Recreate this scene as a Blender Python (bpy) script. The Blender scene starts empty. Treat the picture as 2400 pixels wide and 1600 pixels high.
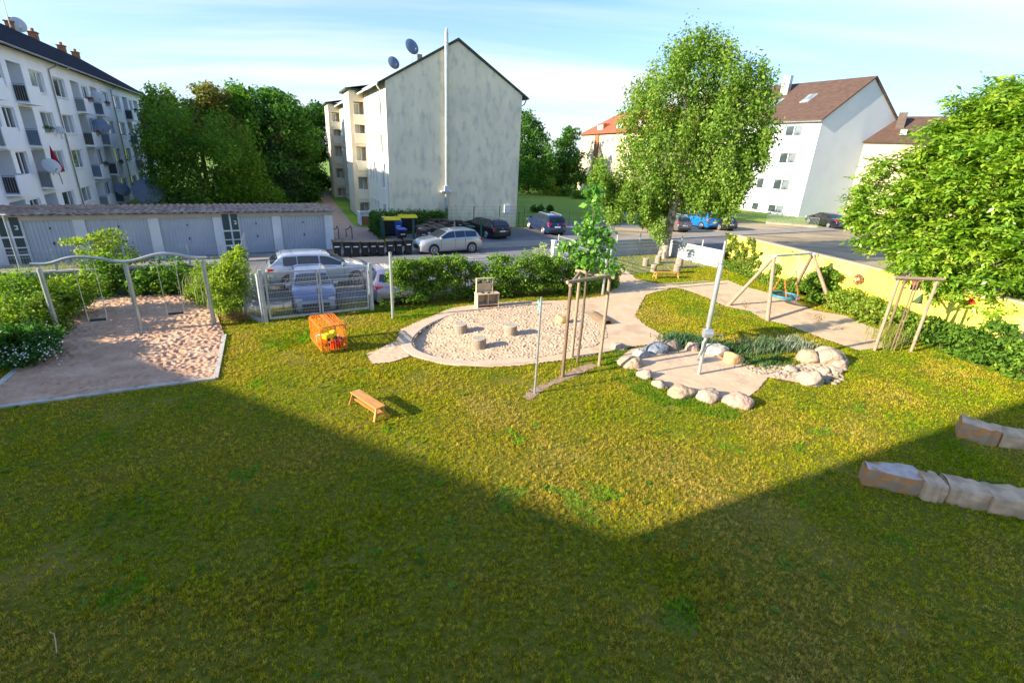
import bpy, math, random
import numpy as np
from mathutils import Vector, Matrix
random.seed(7); RNG = np.random.default_rng(7)
C = bpy.context.scene.collection
PI = math.pi
# ------------------------------------------------------------------ survey of the place
F=1130.; H=6.3
_pt=math.atan(435/F); _rl=math.radians(2.9)
_fw=(0,math.cos(_pt),-math.sin(_pt)); _up=(0,math.sin(_pt),math.cos(_pt)); _c,_s=math.cos(_rl),math.sin(_rl)
_xi=tuple(_c*(1,0,0)[i]+_s*_up[i] for i in range(3)); _yi=tuple(-_s*(1,0,0)[i]+_c*_up[i] for i in range(3))
def ray(u,v):
    a=(u-1200.)/F; b=-(v-800.)/F
    return tuple(_fw[i]+a*_xi[i]+b*_yi[i] for i in range(3))
def G(u,v,z=0.):
    d=ray(u,v); t=(z-H)/d[2]; return (t*d[0],t*d[1])
def at(u,v,base):
    """point seen at (u,v) on the upright plane that faces the camera and holds the ground point base"""
    n=Vector((base[0],base[1])).normalized(); D=Vector((base[0],base[1])).length
    r=ray(u,v); t=D/(r[0]*n.x+r[1]*n.y); return Vector((r[0]*t,r[1]*t,H+r[2]*t))
def dirv(az): a=math.radians(az); return Vector((math.sin(a),math.cos(a),0))
AZ=63.9; BZ=-26.1
A=dirv(AZ); B=dirv(BZ)
def rot(az): return math.radians(90-az)      # z rotation that lays local +x along heading az
# ------------------------------------------------------------------ helpers
def link(o,parent=None):
    C.objects.link(o)
    if parent is not None: o.parent=parent
    return o
def tag(o,label=None,cat=None,group=None,kind=None):
    if label: o['label']=label
    if cat: o['category']=cat
    if group: o['group']=group
    if kind: o['kind']=kind
    return o
def thing(name,label,cat,loc=(0,0,0),rz=0,group=None):
    o=bpy.data.objects.new(name,None); C.objects.link(o); o.empty_display_size=.2
    loc=tuple(loc)+(0,)*(3-len(loc)); o.location=loc; o.rotation_euler=(0,0,rz)
    return tag(o,label,cat,group)
def dup(root,loc=None,rz=None,label=None,scale=None):
    r=root.copy(); C.objects.link(r)
    if loc is not None: r.location=tuple(loc)+(0,)*(3-len(loc))
    if rz is not None: r.rotation_euler=(0,0,rz)
    if scale is not None: r.scale=(scale,)*3
    if label: r['label']=label
    for ch in list(root.children):
        c=ch.copy(); C.objects.link(c); c.parent=r
        for g in list(ch.children):
            d=g.copy(); C.objects.link(d); d.parent=c
    return r
class MB:
    def __init__(s): s.v=[]; s.f=[]; s.M=Matrix.Identity(4)
    def add(s,vs,fs):
        n=len(s.v); s.v+= [tuple(s.M@Vector(p)) for p in vs]; s.f+=[tuple(i+n for i in f) for f in fs]; return s
    def bx(s,x0,x1,y0,y1,z0,z1):
        return s.add([(x0,y0,z0),(x1,y0,z0),(x1,y1,z0),(x0,y1,z0),(x0,y0,z1),(x1,y0,z1),(x1,y1,z1),(x0,y1,z1)],
            [(0,3,2,1),(4,5,6,7),(0,1,5,4),(1,2,6,5),(2,3,7,6),(3,0,4,7)])
    def bar(s,p,q,w,h):
        p=Vector(p);q=Vector(q);d=(q-p).normalized()
        a=d.cross(Vector((0,0,1)));a=a.normalized() if a.length>1e-4 else Vector((1,0,0));b=a.cross(d).normalized()
        vs=[];
        for c in (p,q):
            for i,j in ((-1,-1),(1,-1),(1,1),(-1,1)): vs.append(c+a*(i*w/2)+b*(j*h/2))
        return s.add(vs,[(0,1,2,3),(7,6,5,4),(0,4,5,1),(1,5,6,2),(2,6,7,3),(3,7,4,0)])
    def tube(s,pts,r,n=8,cap=True):
        pts=[Vector(p) for p in pts]; rs=r if isinstance(r,(list,tuple)) else [r]*len(pts)
        base=len(s.v); vs=[];fs=[]
        pa=None
        for i,p in enumerate(pts):
            d=(pts[min(i+1,len(pts)-1)]-pts[max(i-1,0)]).normalized()
            if pa is None:
                pa=d.cross(Vector((0,0,1)));
                if pa.length<1e-3: pa=d.cross(Vector((0,1,0)))
            pa=(pa-d*pa.dot(d)).normalized(); b=d.cross(pa)
            for k in range(n):
                t=2*PI*k/n; vs.append(p+(pa*math.cos(t)+b*math.sin(t))*rs[i])
        for i in range(len(pts)-1):
            for k in range(n):
                a=i*n+k; b_=i*n+(k+1)%n; fs.append((a,b_,b_+n,a+n))
        if cap: fs.append(tuple(reversed(range(n)))); fs.append(tuple((len(pts)-1)*n+k for k in range(n)))
        return s.add(vs,fs)
    def prism(s,poly,z0,z1):
        n=len(poly); vs=[(x,y,z0) for x,y in poly]+[(x,y,z1) for x,y in poly]
        return s.add(vs,[tuple(reversed(range(n))),tuple(range(n,2*n))]+[(i,(i+1)%n,n+(i+1)%n,n+i) for i in range(n)])
    def xprism(s,poly,x0,x1):
        """poly in (y,z), swept along x"""
        n=len(poly); vs=[(x0,y,z) for y,z in poly]+[(x1,y,z) for y,z in poly]
        return s.add(vs,[tuple(reversed(range(n))),tuple(range(n,2*n))]+[(i,(i+1)%n,n+(i+1)%n,n+i) for i in range(n)])
    def poly(s,vs): return s.add(vs,[tuple(range(len(vs)))])
    def lathe(s,c,prof,n=16,axis='z'):
        vs=[];fs=[]
        for r,z in prof:
            for k in range(n):
                t=2*PI*k/n
                p=(r*math.cos(t),r*math.sin(t),z)
                if axis=='x': p=(p[2],p[0],p[1])
                if axis=='y': p=(p[0],p[2],p[1])
                vs.append((p[0]+c[0],p[1]+c[1],p[2]+c[2]))
        m=len(prof)
        for i in range(m-1):
            for k in range(n):
                a=i*n+k;b=i*n+(k+1)%n
                fs.append((a,b,b+n,a+n))
        fs.append(tuple(reversed(range(n)))); fs.append(tuple((m-1)*n+k for k in range(n)))
        return s.add(vs,fs)
    def mesh(s,name,mat=None,smooth=False):
        me=bpy.data.meshes.new(name); me.from_pydata(s.v,[],s.f)
        import bmesh
        bm=bmesh.new(); bm.from_mesh(me); bmesh.ops.recalc_face_normals(bm,faces=bm.faces); bm.to_mesh(me); bm.free()
        if mat: me.materials.append(mat)
        if smooth:
            for p in me.polygons: p.use_smooth=True
            try: me.set_sharp_from_angle(angle=math.radians(40))
            except Exception: pass
        me.update(); return me
    def build(s,name,mat,parent=None,smooth=False,bevel=0,loc=None,rz=0):
        o=bpy.data.objects.new(name,s.mesh(name,mat,smooth)); link(o,parent)
        if loc is not None: o.location=tuple(loc)+(0,)*(3-len(loc))
        if rz: o.rotation_euler=(0,0,rz)
        if bevel:
            m=o.modifiers.new('bevel','BEVEL'); m.width=bevel; m.segments=2; m.limit_method='ANGLE'
        return o
def part(name,me,parent,loc=(0,0,0),rz=0):
    o=bpy.data.objects.new(name,me); link(o,parent); o.location=loc; o.rotation_euler=(0,0,rz); return o
# ------------------------------------------------------------------ materials
def mat(name,c1,c2=None,scale=4.,rough=.8,bump=0.,bscale=None,metal=0.,spec=.4,stretch=None,detail=4.,alpha=None,contrast=(.35,.65),c3=None,s3=1.,coat=0.,t3=(.5,.62)):
    m=bpy.data.materials.new(name); m.use_nodes=True; nt=m.node_tree; N=nt.nodes; L=nt.links
    b=N['Principled BSDF']; b.inputs['Roughness'].default_value=rough; b.inputs['Metallic'].default_value=metal
    b.inputs['Specular IOR Level'].default_value=spec
    if coat: b.inputs['Coat Weight'].default_value=coat; b.inputs['Coat Roughness'].default_value=.05
    b.inputs['Base Color'].default_value=(*c1,1)
    tc=N.new('ShaderNodeTexCoord'); mp=N.new('ShaderNodeMapping'); L.new(tc.outputs['Object'],mp.inputs[0])
    if stretch: mp.inputs['Scale'].default_value=stretch
    if c2:
        n=N.new('ShaderNodeTexNoise'); n.inputs['Scale'].default_value=scale; n.inputs['Detail'].default_value=detail; L.new(mp.outputs[0],n.inputs['Vector'])
        r=N.new('ShaderNodeMapRange'); r.inputs[1].default_value=contrast[0]; r.inputs[2].default_value=contrast[1]; L.new(n.outputs['Fac'],r.inputs[0])
        x=N.new('ShaderNodeMix'); x.data_type='RGBA'; x.inputs[6].default_value=(*c1,1); x.inputs[7].default_value=(*c2,1); L.new(r.outputs[0],x.inputs[0])
        out=x.outputs[2]
        if c3:
            n3=N.new('ShaderNodeTexNoise'); n3.inputs['Scale'].default_value=s3; n3.inputs['Detail'].default_value=5; L.new(mp.outputs[0],n3.inputs['Vector'])
            r3=N.new('ShaderNodeMapRange'); r3.inputs[1].default_value=t3[0]; r3.inputs[2].default_value=t3[1]; L.new(n3.outputs['Fac'],r3.inputs[0])
            x3=N.new('ShaderNodeMix'); x3.data_type='RGBA'; L.new(out,x3.inputs[6]); x3.inputs[7].default_value=(*c3,1); L.new(r3.outputs[0],x3.inputs[0]); out=x3.outputs[2]
        L.new(out,b.inputs['Base Color'])
    if bump:
        nb=N.new('ShaderNodeTexNoise'); nb.inputs['Scale'].default_value=bscale or scale*4; nb.inputs['Detail'].default_value=5; L.new(mp.outputs[0],nb.inputs['Vector'])
        bp=N.new('ShaderNodeBump'); bp.inputs['Strength'].default_value=1.; bp.inputs['Distance'].default_value=bump; L.new(nb.outputs['Fac'],bp.inputs['Height']); L.new(bp.outputs[0],b.inputs['Normal'])
    return m
def leafmat(name,trans=.35,rough=.5,spec=.3,sat=1.):
    m=bpy.data.materials.new(name); m.use_nodes=True; nt=m.node_tree; N=nt.nodes; L=nt.links
    b=N['Principled BSDF']; b.inputs['Roughness'].default_value=rough; b.inputs['Specular IOR Level'].default_value=spec
    a=N.new('ShaderNodeAttribute'); a.attribute_name='col'; L.new(a.outputs['Color'],b.inputs['Base Color'])
    t=N.new('ShaderNodeBsdfTranslucent'); mx=N.new('ShaderNodeMixShader'); mx.inputs[0].default_value=trans
    g=N.new('ShaderNodeHueSaturation'); g.inputs['Value'].default_value=1.5; g.inputs['Saturation'].default_value=1.1; L.new(a.outputs['Color'],g.inputs['Color']); L.new(g.outputs[0],t.inputs['Color'])
    L.new(b.outputs[0],mx.inputs[1]); L.new(t.outputs[0],mx.inputs[2]); L.new(mx.outputs[0],N['Material Output'].inputs[0])
    return m
def glassmat(name,c,rough=.05,c2=None):
    return mat(name,c,c2,scale=.8,rough=rough,spec=.8)
M={}
M['leaf']=leafmat('leaf',.38,.55,.18); M['grass']=leafmat('grass_blade',.35,.8,.04); M['leaf_gloss']=leafmat('leaf_glossy',.35,.35,.45)
M['galv']=mat('galvanised',(.42,.45,.46),(.55,.58,.6),scale=6,rough=.38,metal=.7)
M['galvd']=mat('galvanised_dull',(.36,.40,.42),(.48,.52,.55),scale=5,rough=.5,metal=.35)
M['mast']=mat('mast_metal',(.46,.50,.48),(.36,.40,.38),scale=3,rough=.35,metal=.5)
M['post']=mat('weathered_pale_wood',(.36,.27,.175),(.24,.18,.12),scale=5,stretch=(6,6,.6),rough=.8,bump=.004)
M['post_dk']=mat('weathered_brown_wood',(.24,.16,.09),(.13,.085,.05),scale=5,stretch=(8,8,.8),rough=.85,bump=.006)
M['orangewood']=mat('varnished_wood',(.62,.30,.08),(.48,.21,.05),scale=3,stretch=(1,8,8),rough=.45)
M['stumpside']=mat('stump_side',(.34,.28,.20),(.20,.16,.12),scale=8,stretch=(3,3,.6),rough=.9,bump=.01)
M['stumptop']=mat('stump_top',(.46,.40,.30),(.36,.30,.22),scale=10,rough=.85)
M['orange']=mat('orange_paint',(.85,.22,.015),(.75,.16,.01),scale=3,rough=.4)
M['black']=mat('black_plastic',(.012,.012,.014),(.022,.022,.024),scale=5,rough=.45)
M['rubber']=mat('rubber',(.02,.02,.02),rough=.8)
M['rope']=mat('rope',(.6,.55,.42),rough=.9)
M['rust']=mat('rust_red',(.26,.09,.05),(.16,.06,.04),scale=8,rough=.9)
M['concrete']=mat('concrete',(.44,.42,.38),(.33,.32,.29),scale=3,rough=.9,bump=.004,bscale=40)
M['capstone']=mat('cap_stone',(.55,.50,.40),(.40,.37,.31),scale=4,rough=.9,bump=.004)
M['wallgrey']=mat('grey_render_wall',(.30,.32,.32),(.20,.22,.22),scale=2,rough=.9)
M['sand']=mat('sand_pink',(.55,.335,.20),(.45,.27,.16),scale=3,rough=.95,bump=.012,bscale=24,c3=(.58,.38,.24),s3=1.1)
M['sand2']=mat('sand_pale',(.60,.43,.27),(.50,.35,.22),scale=3,rough=.95,bump=.012,bscale=24)
M['path']=mat('trodden_sand',(.64,.46,.29),(.55,.39,.24),scale=1.6,rough=.95,bump=.006,bscale=14,c3=(.42,.30,.19),s3=.7,t3=(.56,.7))
M['rim']=mat('sandpit_rim',(.60,.47,.33),(.50,.39,.27),scale=1.6,rough=.92,bump=.003,bscale=20)
M['soil']=mat('soil',(.19,.17,.022),(.09,.10,.010),scale=11,rough=1.,spec=.02,bump=.02,bscale=18,c3=(.24,.19,.05),s3=.6,t3=(.56,.74))
M['soilpatch']=mat('bare_soil',(.36,.24,.15),(.27,.18,.11),scale=4,rough=1.,bump=.01,bscale=20)
M['asphalt']=mat('asphalt',(.18,.18,.18),(.15,.152,.155),scale=.35,rough=.85,bump=.003,bscale=60,c3=(.13,.13,.13),s3=.15,t3=(.52,.56))
M['paving']=mat('pavement',(.30,.27,.22),(.24,.215,.18),scale=.8,rough=.9,bump=.003,bscale=30)
M['kerb']=mat('kerb_stone',(.36,.34,.30),(.27,.26,.23),scale=3,rough=.9)
M['lot']=mat('old_parking_asphalt',(.34,.26,.145),(.17,.145,.10),scale=.35,rough=.95,bump=.01,bscale=6,c3=(.42,.33,.19),s3=.16,t3=(.45,.6),stretch=(1,2.5,1))
M['farlawn']=mat('mown_lawn',(.13,.25,.015),(.17,.29,.02),scale=.8,rough=1.,bump=.05,bscale=9,c3=(.22,.29,.04),s3=.2)
M['path2']=mat('garden_paving',(.33,.26,.21),(.28,.22,.18),scale=1.2,rough=.95)
M['white']=mat('white_frame',(.78,.80,.80),rough=.4)
M['pane']=mat('window_pane',(.035,.05,.055),(.16,.19,.2),scale=.55,rough=.06,spec=.9,contrast=(.45,.55),stretch=(1,1,.6))
M['panecurt']=mat('curtained_pane',(.30,.33,.33),(.14,.17,.18),scale=.7,rough=.12,spec=.8,contrast=(.4,.6),stretch=(3,3,.4))
M['darkroom']=mat('dark_recess',(.03,.035,.035),(.06,.05,.045),scale=2,rough=.7)
M['tin']=mat('zinc',(.20,.21,.20),(.28,.29,.27),scale=2,rough=.5,metal=.4)
M['slate']=mat('slate_roof',(.012,.015,.024),(.022,.026,.038),scale=3,rough=.95,spec=.05,bump=.02,bscale=9)
M['brownroof']=mat('brown_tile',(.105,.060,.040),(.072,.042,.030),scale=1.4,rough=.75,bump=.03,bscale=5,stretch=(1,1,3))
M['redroof']=mat('red_tile',(.33,.10,.04),(.24,.075,.035),scale=2,rough=.8,bump=.03)
M['mossroof']=mat('mossy_edge',(.035,.06,.035),(.07,.09,.06),scale=3,rough=.9)
M['pantile']=mat('old_pantile',(.38,.28,.21),(.16,.12,.09),scale=1.6,rough=.9,bump=.01,bscale=12,c3=(.48,.38,.30),s3=3,t3=(.5,.65))
M['blockrender']=mat('pale_grey_render',(.84,.86,.88),(.76,.79,.82),scale=.5,rough=.9)
M['gable']=mat('stained_render',(.88,.77,.54),(.74,.66,.48),scale=.6,rough=.95,stretch=(1.2,1,.6),c3=(.52,.50,.40),s3=1.6,t3=(.5,.74),bump=.004,bscale=20)
M['cream']=mat('cream_render',(.76,.72,.58),(.70,.66,.52),scale=.6,rough=.9)
M['beige']=mat('beige_render',(.72,.63,.46),(.66,.57,.42),scale=.8,rough=.9)
M['whiterender']=mat('white_render',(.63,.64,.65),(.58,.60,.61),scale=.4,rough=.9)
M['peach']=mat('peach_render',(.66,.54,.34),(.60,.49,.31),scale=.5,rough=.9)
M['brick']=mat('brown_brick',(.32,.14,.06),(.24,.10,.05),scale=3,rough=.9)
M['garagewall']=mat('garage_render',(.72,.74,.72),(.56,.58,.56),scale=1.1,rough=.95,c3=(.66,.66,.62),s3=.6)
M['fascia']=mat('garage_fascia',(.50,.44,.32),(.42,.37,.28),scale=1,rough=.9)
M['garagedoor']=mat('blue_grey_steel_door',(.52,.56,.60),(.45,.50,.55),scale=.8,rough=.45,metal=.2)
M['signdark']=mat('dark_green_panel',(.035,.06,.06),(.05,.075,.075),scale=2,rough=.3)
M['yellow']=mat('yellow_wall_paint',(.70,.60,.085),(.64,.55,.09),scale=.8,rough=.9,c3=(.70,.63,.18),s3=.5)
M['coping']=mat('coping',(.42,.33,.22),(.30,.25,.18),scale=3,rough=.9)
M['board']=mat('sunlit_concrete_board',(.44,.45,.44),(.38,.39,.38),scale=1,rough=.8)
M['boardshaded']=mat('shaded_concrete_board',(.36,.40,.42),(.30,.34,.36),scale=1,rough=.8)  # same slabs as the sunlit board, shade put into a greyer colour
M['dish']=mat('dish_grey',(.12,.17,.24),(.16,.21,.28),scale=2,rough=.4)
M['dishpale']=mat('dish_pale',(.42,.47,.48),rough=.4)
M['red']=mat('red_plastic',(.65,.02,.02),rough=.35)
M['maroon']=mat('maroon_cloth',(.25,.01,.03),rough=.9)
M['bluepl']=mat('blue_plastic',(.02,.09,.42),rough=.35)
M['yellowpl']=mat('yellow_plastic',(.80,.62,.01),rough=.35)
M['brownpl']=mat('brown_plastic',(.10,.065,.05),(.07,.045,.035),scale=4,rough=.5)
M['greenmetal']=mat('green_metal',(.01,.07,.045),rough=.5)
M['greenplate']=mat('faded_green_plate',(.20,.30,.12),rough=.7)
M['teal']=mat('teal_foam',(.015,.15,.22),(.03,.21,.27),scale=6,rough=.5)
M['orangerope']=mat('orange_rope',(.75,.13,.02),rough=.6)
M['netblack']=mat('net',(.03,.03,.03),rough=.8)
M['woodpale']=mat('pale_ply',(.58,.46,.30),(.50,.38,.24),scale=3,rough=.7)
M['stonetan']=mat('boulder_tan',(.44,.31,.19),(.34,.25,.16),scale=3,rough=.8,bump=.05,bscale=9,c3=(.30,.23,.16),s3=6,t3=(.56,.66))
M['stonegrey']=mat('boulder_grey',(.40,.38,.33),(.26,.25,.24),scale=4,rough=.8,bump=.05,bscale=10)
M['stoneblue']=mat('boulder_bluegrey',(.20,.23,.27),(.10,.11,.13),scale=6,rough=.7,bump=.05,bscale=10)
M['pebble']=mat('pebble_beige',(.38,.30,.21),(.24,.19,.13),scale=9,rough=.85,contrast=(.4,.6))
M['stonewhite']=mat('boulder_white',(.44,.35,.25),(.31,.24,.17),scale=4,rough=.8,bump=.05,bscale=9,c3=(.33,.26,.19),s3=5,t3=(.54,.66))
M['stonepink']=mat('boulder_pink',(.44,.31,.22),(.34,.22,.17),scale=5,rough=.8,bump=.05,bscale=10)
M['stonespeck']=mat('boulder_speckled',(.48,.42,.34),(.20,.17,.14),scale=9,rough=.8,bump=.025,bscale=10,contrast=(.5,.62))
M['stoneorange']=mat('boulder_orange',(.58,.35,.15),(.46,.27,.12),scale=4,rough=.75,bump=.03,bscale=8)
M['stonebrown']=mat('boulder_brown',(.27,.20,.14),(.17,.13,.10),scale=4,rough=.8,bump=.05,bscale=10)
M['sandstone']=mat('sandstone_block',(.58,.48,.39),(.42,.35,.29),scale=5,rough=.85,bump=.02,bscale=9,c3=(.44,.20,.075),s3=1.6,t3=(.50,.60))
M['sandstone_side']=mat('sandstone_split_face',(.50,.22,.07),(.34,.23,.14),scale=3.4,rough=.9,bump=.03,bscale=8,contrast=(.42,.58))
M['sandstone2']=mat('sandstone_pale',(.66,.45,.27),(.42,.27,.15),scale=3,rough=.85,bump=.025,bscale=8,c3=(.36,.27,.17),s3=2,t3=(.52,.66))
M['bark']=mat('bark',(.16,.12,.08),(.09,.07,.05),scale=7,stretch=(3,3,.6),rough=.95,bump=.02)
M['birchbark']=mat('birch_bark',(.42,.37,.30),(.15,.12,.09),scale=6,stretch=(1,1,.7),rough=.9,bump=.03,contrast=(.45,.56))
# ------------------------------------------------------------------ numpy noise and clouds of leaves
def vnoise(x,y,seed=0):
    xi=np.floor(x).astype(np.int64); yi=np.floor(y).astype(np.int64); xf=x-xi; yf=y-yi
    def h(a,b):
        n=(a*374761393+b*668265263+seed*144665)&0xffffffff
        n=((n^(n>>13))*1274126177)&0xffffffff
        return ((n^(n>>16))&0xffff)/65535.
    u=xf*xf*(3-2*xf); v=yf*yf*(3-2*yf)
    return (h(xi,yi)*(1-u)+h(xi+1,yi)*u)*(1-v)+(h(xi,yi+1)*(1-u)+h(xi+1,yi+1)*u)*v
def fnoise(x,y,seed=0,o=3):
    s=0;a=.5;t=0
    for k in range(o): s=s+a*vnoise(x*2**k,y*2**k,seed+k); t+=a; a*=.5
    return s/t
def inpoly(px,py,poly):
    c=np.zeros(px.shape,bool); n=len(poly); j=n-1
    for i in range(n):
        xi,yi=poly[i]; xj,yj=poly[j]
        if yi!=yj:
            c^=((yi>py)!=(yj>py))&(px<(xj-xi)*(py-yi)/(yj-yi)+xi)
        j=i
    return c
def npmesh(name,verts,faces,material,col=None,smooth=False):
    """verts (n,3); faces (m,k); col per vertex (n,3)"""
    me=bpy.data.meshes.new(name); n=len(verts); m,k=faces.shape
    me.vertices.add(n); me.vertices.foreach_set('co',verts.astype(np.float32).ravel())
    me.loops.add(m*k); me.loops.foreach_set('vertex_index',faces.astype(np.int32).ravel())
    me.polygons.add(m); me.polygons.foreach_set('loop_start',np.arange(0,m*k,k,dtype=np.int32))
    try: me.polygons.foreach_set('loop_total',np.full(m,k,dtype=np.int32))
    except Exception: pass
    if smooth: me.polygons.foreach_set('use_smooth',np.ones(m,bool))
    if col is not None:
        a=me.attributes.new('col','FLOAT_COLOR','POINT'); cc=np.ones((n,4),np.float32); cc[:,:3]=col; a.data.foreach_set('color',cc.ravel())
    me.materials.append(material); me.update(calc_edges=True); me.validate(); return me
def npobj(name,me,parent=None): return link(bpy.data.objects.new(name,me),parent)
def unit(v): return v/np.maximum(np.linalg.norm(v,axis=1,keepdims=True),1e-9)
def leafquads(P,N,D,L,W,fold=.25):
    """P leaf base, N normal, D direction of the blade, L length, W width"""
    D=unit(D-N*np.sum(D*N,1,keepdims=True)); S=np.cross(N,D)
    L=L[:,None];W=W[:,None]
    a=P; b=P+D*L*.45+S*W*.5+N*W*fold; c=P+D*L; d=P+D*L*.45-S*W*.5+N*W*fold
    V=np.stack([a,b,c,d],1).reshape(-1,3); n=len(P); i=np.arange(n)*4
    Fq=np.stack([i,i+1,i+2,i+3],1); return V,Fq
LEAFK=1.55
def crown(name,clumps,n,size,cols,parent,seed=1,ratio=.55,droop=.0,shell=.5,mtl='leaf',zmin=None,strand=0,up=.5,sizevar=.35,sub=0,tall=1.,subk=1.):
    """clumps: (x,y,z,rx,ry,rz); cols: list of (r,g,b)"""
    R=np.random.default_rng(seed); cl=np.array(clumps,float)
    if sub:
        dd=unit(R.normal(size=(len(cl)*sub,3))); big=np.repeat(cl,sub,0); rr_=(.55+.5*R.random(len(big)))[:,None]; kk_=subk*(.30+.22*R.random(len(big)))[:,None]
        cl=np.concatenate([big[:,:3]+dd*big[:,3:6]*rr_,big[:,3:6]*kk_*np.array([1,1,.8*tall])],1)
    w=(cl[:,3]*cl[:,4]+cl[:,3]*cl[:,5]+cl[:,4]*cl[:,5]); w/=w.sum()
    idx=R.choice(len(cl),n,p=w); d=unit(R.normal(size=(n,3))); 
    rr=(shell+(1-shell)*R.random(n))**.6; rr*= (1+.12*R.normal(size=n))
    lump=1+.28*np.sin(d[:,0]*5+idx)*np.sin(d[:,1]*5+idx*1.7)+.18*np.sin(d[:,2]*9+idx*2.3)
    P=cl[idx,:3]+d*cl[idx,3:6]*(rr*lump)[:,None]
    if strand:
        P[:,2]-=np.abs(R.random(n))*strand*(.4+.6*np.sin(idx*1.3+d[:,0]*11)**2)
    if zmin is not None:
        bad=P[:,2]<zmin; P[bad,2]=zmin+R.random(bad.sum())*.5
    Nn=unit(d*.7+R.normal(size=(n,3))*.75+np.array([0,0,up])); D=R.normal(size=(n,3))+d*.4+np.array([0,0,-droop])
    L=size*(1+sizevar*R.normal(size=n)).clip(.4,1.8)
    V,Fq=leafquads(P,Nn,D,L,L*ratio)
    c=np.array(cols)*LEAFK; tone=R.random(len(cl)); k=R.random(n)*.65+tone[idx]*.35; kk=(k*(len(c)-1)); i0=np.floor(kk).astype(int).clip(0,len(c)-2) if len(c)>1 else np.zeros(n,int)
    cc=c[i0]*(1-(kk-i0))[:,None]+c[(i0+1)%len(c)]*(kk-i0)[:,None] if len(c)>1 else np.repeat(c,n,0)
    cc=cc*(.75+.5*R.random(n))[:,None]
    return npobj(name,npmesh(name,V,Fq,M[mtl],np.repeat(cc,4,0)),parent)
def trunk(parent,base_r,h,limbs,mtl='bark',lean=(0,0),name='trunk',seed=0,limbr=.45):
    """tapered trunk from the local origin with limbs to the given local points"""
    b=MB(); R=random.Random(seed); pts=[];rs=[]
    for i in range(7):
        t=i/6; pts.append((lean[0]*t+R.uniform(-.05,.05)*base_r*3*t,lean[1]*t+R.uniform(-.05,.05)*base_r*3*t,h*t-.05)); rs.append(base_r*(1.25 if i==0 else 1)*(1-.55*t))
    b.tube(pts,rs,10)
    for (x,y,z) in limbs:
        t=R.uniform(.55,.95); s=(lean[0]*t,lean[1]*t,h*t)
        mid=((s[0]+x)*.5+R.uniform(-.2,.2),(s[1]+y)*.5+R.uniform(-.2,.2),(s[2]+z)*.5+abs(z-s[2])*.12)
        r=base_r*limbr; b.tube([s,mid,(x,y,z)],[r,r*.6,r*.2],6)
    return b.build(name,M[mtl],parent,smooth=True)
# ================================================================== ground of the playground
def GP(l): return [G(*p) for p in l]
swing_poly=GP([(526,787),(505,888),(250,921),(0,955),(-160,975),(0,902),(60,852),(119,811),(140,780),(165,748),(217,712),(300,697),(380,693),(455,695),(500,720),(512,748)])
pit_in=GP([(965,798),(972,819),(1012,836),(1059,845),(1123,848),(1187,845),(1251,839),(1300,831),(1345,820),(1390,812),(1420,790),(1415,765),(1385,740),(1330,718),(1270,713),(1200,714),(1139,724),(1078,734),(1034,748),(990,771)])
pit_out=GP([(929,797),(940,818),(964,836),(1027,850),(1091,859),(1155,861),(1219,858),(1267,851),(1320,845),(1369,836),(1426,826),(1480,813),(1540,806),(1565,795),(1540,778),(1513,764),(1488,741),(1500,716),(1513,692),(1545,683),(1578,676),(1600,678),(1660,699),(1700,719),(1756,730),(1790,749),(1850,764),(1926,793),(2012,822),(2075,815),(2133,799),(2070,775),(2032,764),(1984,741),(1907,728),(1860,705),(1790,684),(1739,671),(1705,657),(1672,661),(1600,668),(1560,668),(1520,661),(1492,655),(1475,640),(1450,625),(1432,640),(1440,660),(1440,676),(1418,694),(1340,704),(1240,706),(1130,712),(1060,722),(986,752),(940,772)])
spur=GP([(925,800),(880,822),(858,829),(872,853),(915,850),(960,836),(945,815)])
pump_poly=GP([(1440,846),(1500,870),(1560,905),(1640,938),(1735,945),(1775,915),(1800,885),(1870,898),(1950,888),(1985,868),(1975,838),(1920,835),(1880,850),(1850,868),(1780,866),(1740,850),(1700,840),(1640,825),(1580,812),(1530,812),(1480,818)])
patch1=GP([(1228,930),(1240,912),(1290,893),(1350,862),(1385,850),(1400,858),(1370,872),(1330,890),(1290,905),(1260,925),(1240,940)])
patch2=GP([(822,790),(850,776),(895,776),(908,790),(880,804),(845,800)])
PX0,PX1,PY0,PY1=-30.,24.,-4.,40.
def grid_ground():
    res=.14; xs=np.arange(PX0,PX1+1e-6,res); ys=np.arange(PY0,PY1+1e-6,res)
    X,Y=np.meshgrid(xs,ys); Z=(fnoise(X*.7,Y*.7,3)-.5)*.05
    ix=np.arange(len(xs)-1); iy=np.arange(len(ys)-1); IX,IY=np.meshgrid(ix,iy)
    cx=xs[0]+(IX+.5)*res; cy=ys[0]+(IY+.5)*res
    keep=~(inpoly(cx,cy,pit_in)); IX=IX[keep];IY=IY[keep]; w=len(xs)
    Fq=np.stack([IY*w+IX,IY*w+IX+1,(IY+1)*w+IX+1,(IY+1)*w+IX],1)
    for pl in (swing_poly,pit_out,pump_poly,spur):
        m=inpoly(X,Y,pl); Z[m]=-.012
    V=np.stack([X,Y,np.minimum(Z,.0)],2).reshape(-1,3)
    return npobj('playground_lawn_ground',npmesh('playground_lawn_ground',V,Fq,M['soil'],smooth=True))
tag(grid_ground(),kind='structure')
g=MB(); E_=520.
for x0,x1,y0,y1 in ((-E_,E_,-E_,PY0),(-E_,E_,PY1,E_),(-E_,PX0,PY0,PY1),(PX1,E_,PY0,PY1)): g.poly([(x0,y0,-.03),(x1,y0,-.03),(x1,y1,-.03),(x0,y1,-.03)])
tag(g.build('ground',M['farlawn']),kind='structure')
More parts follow.
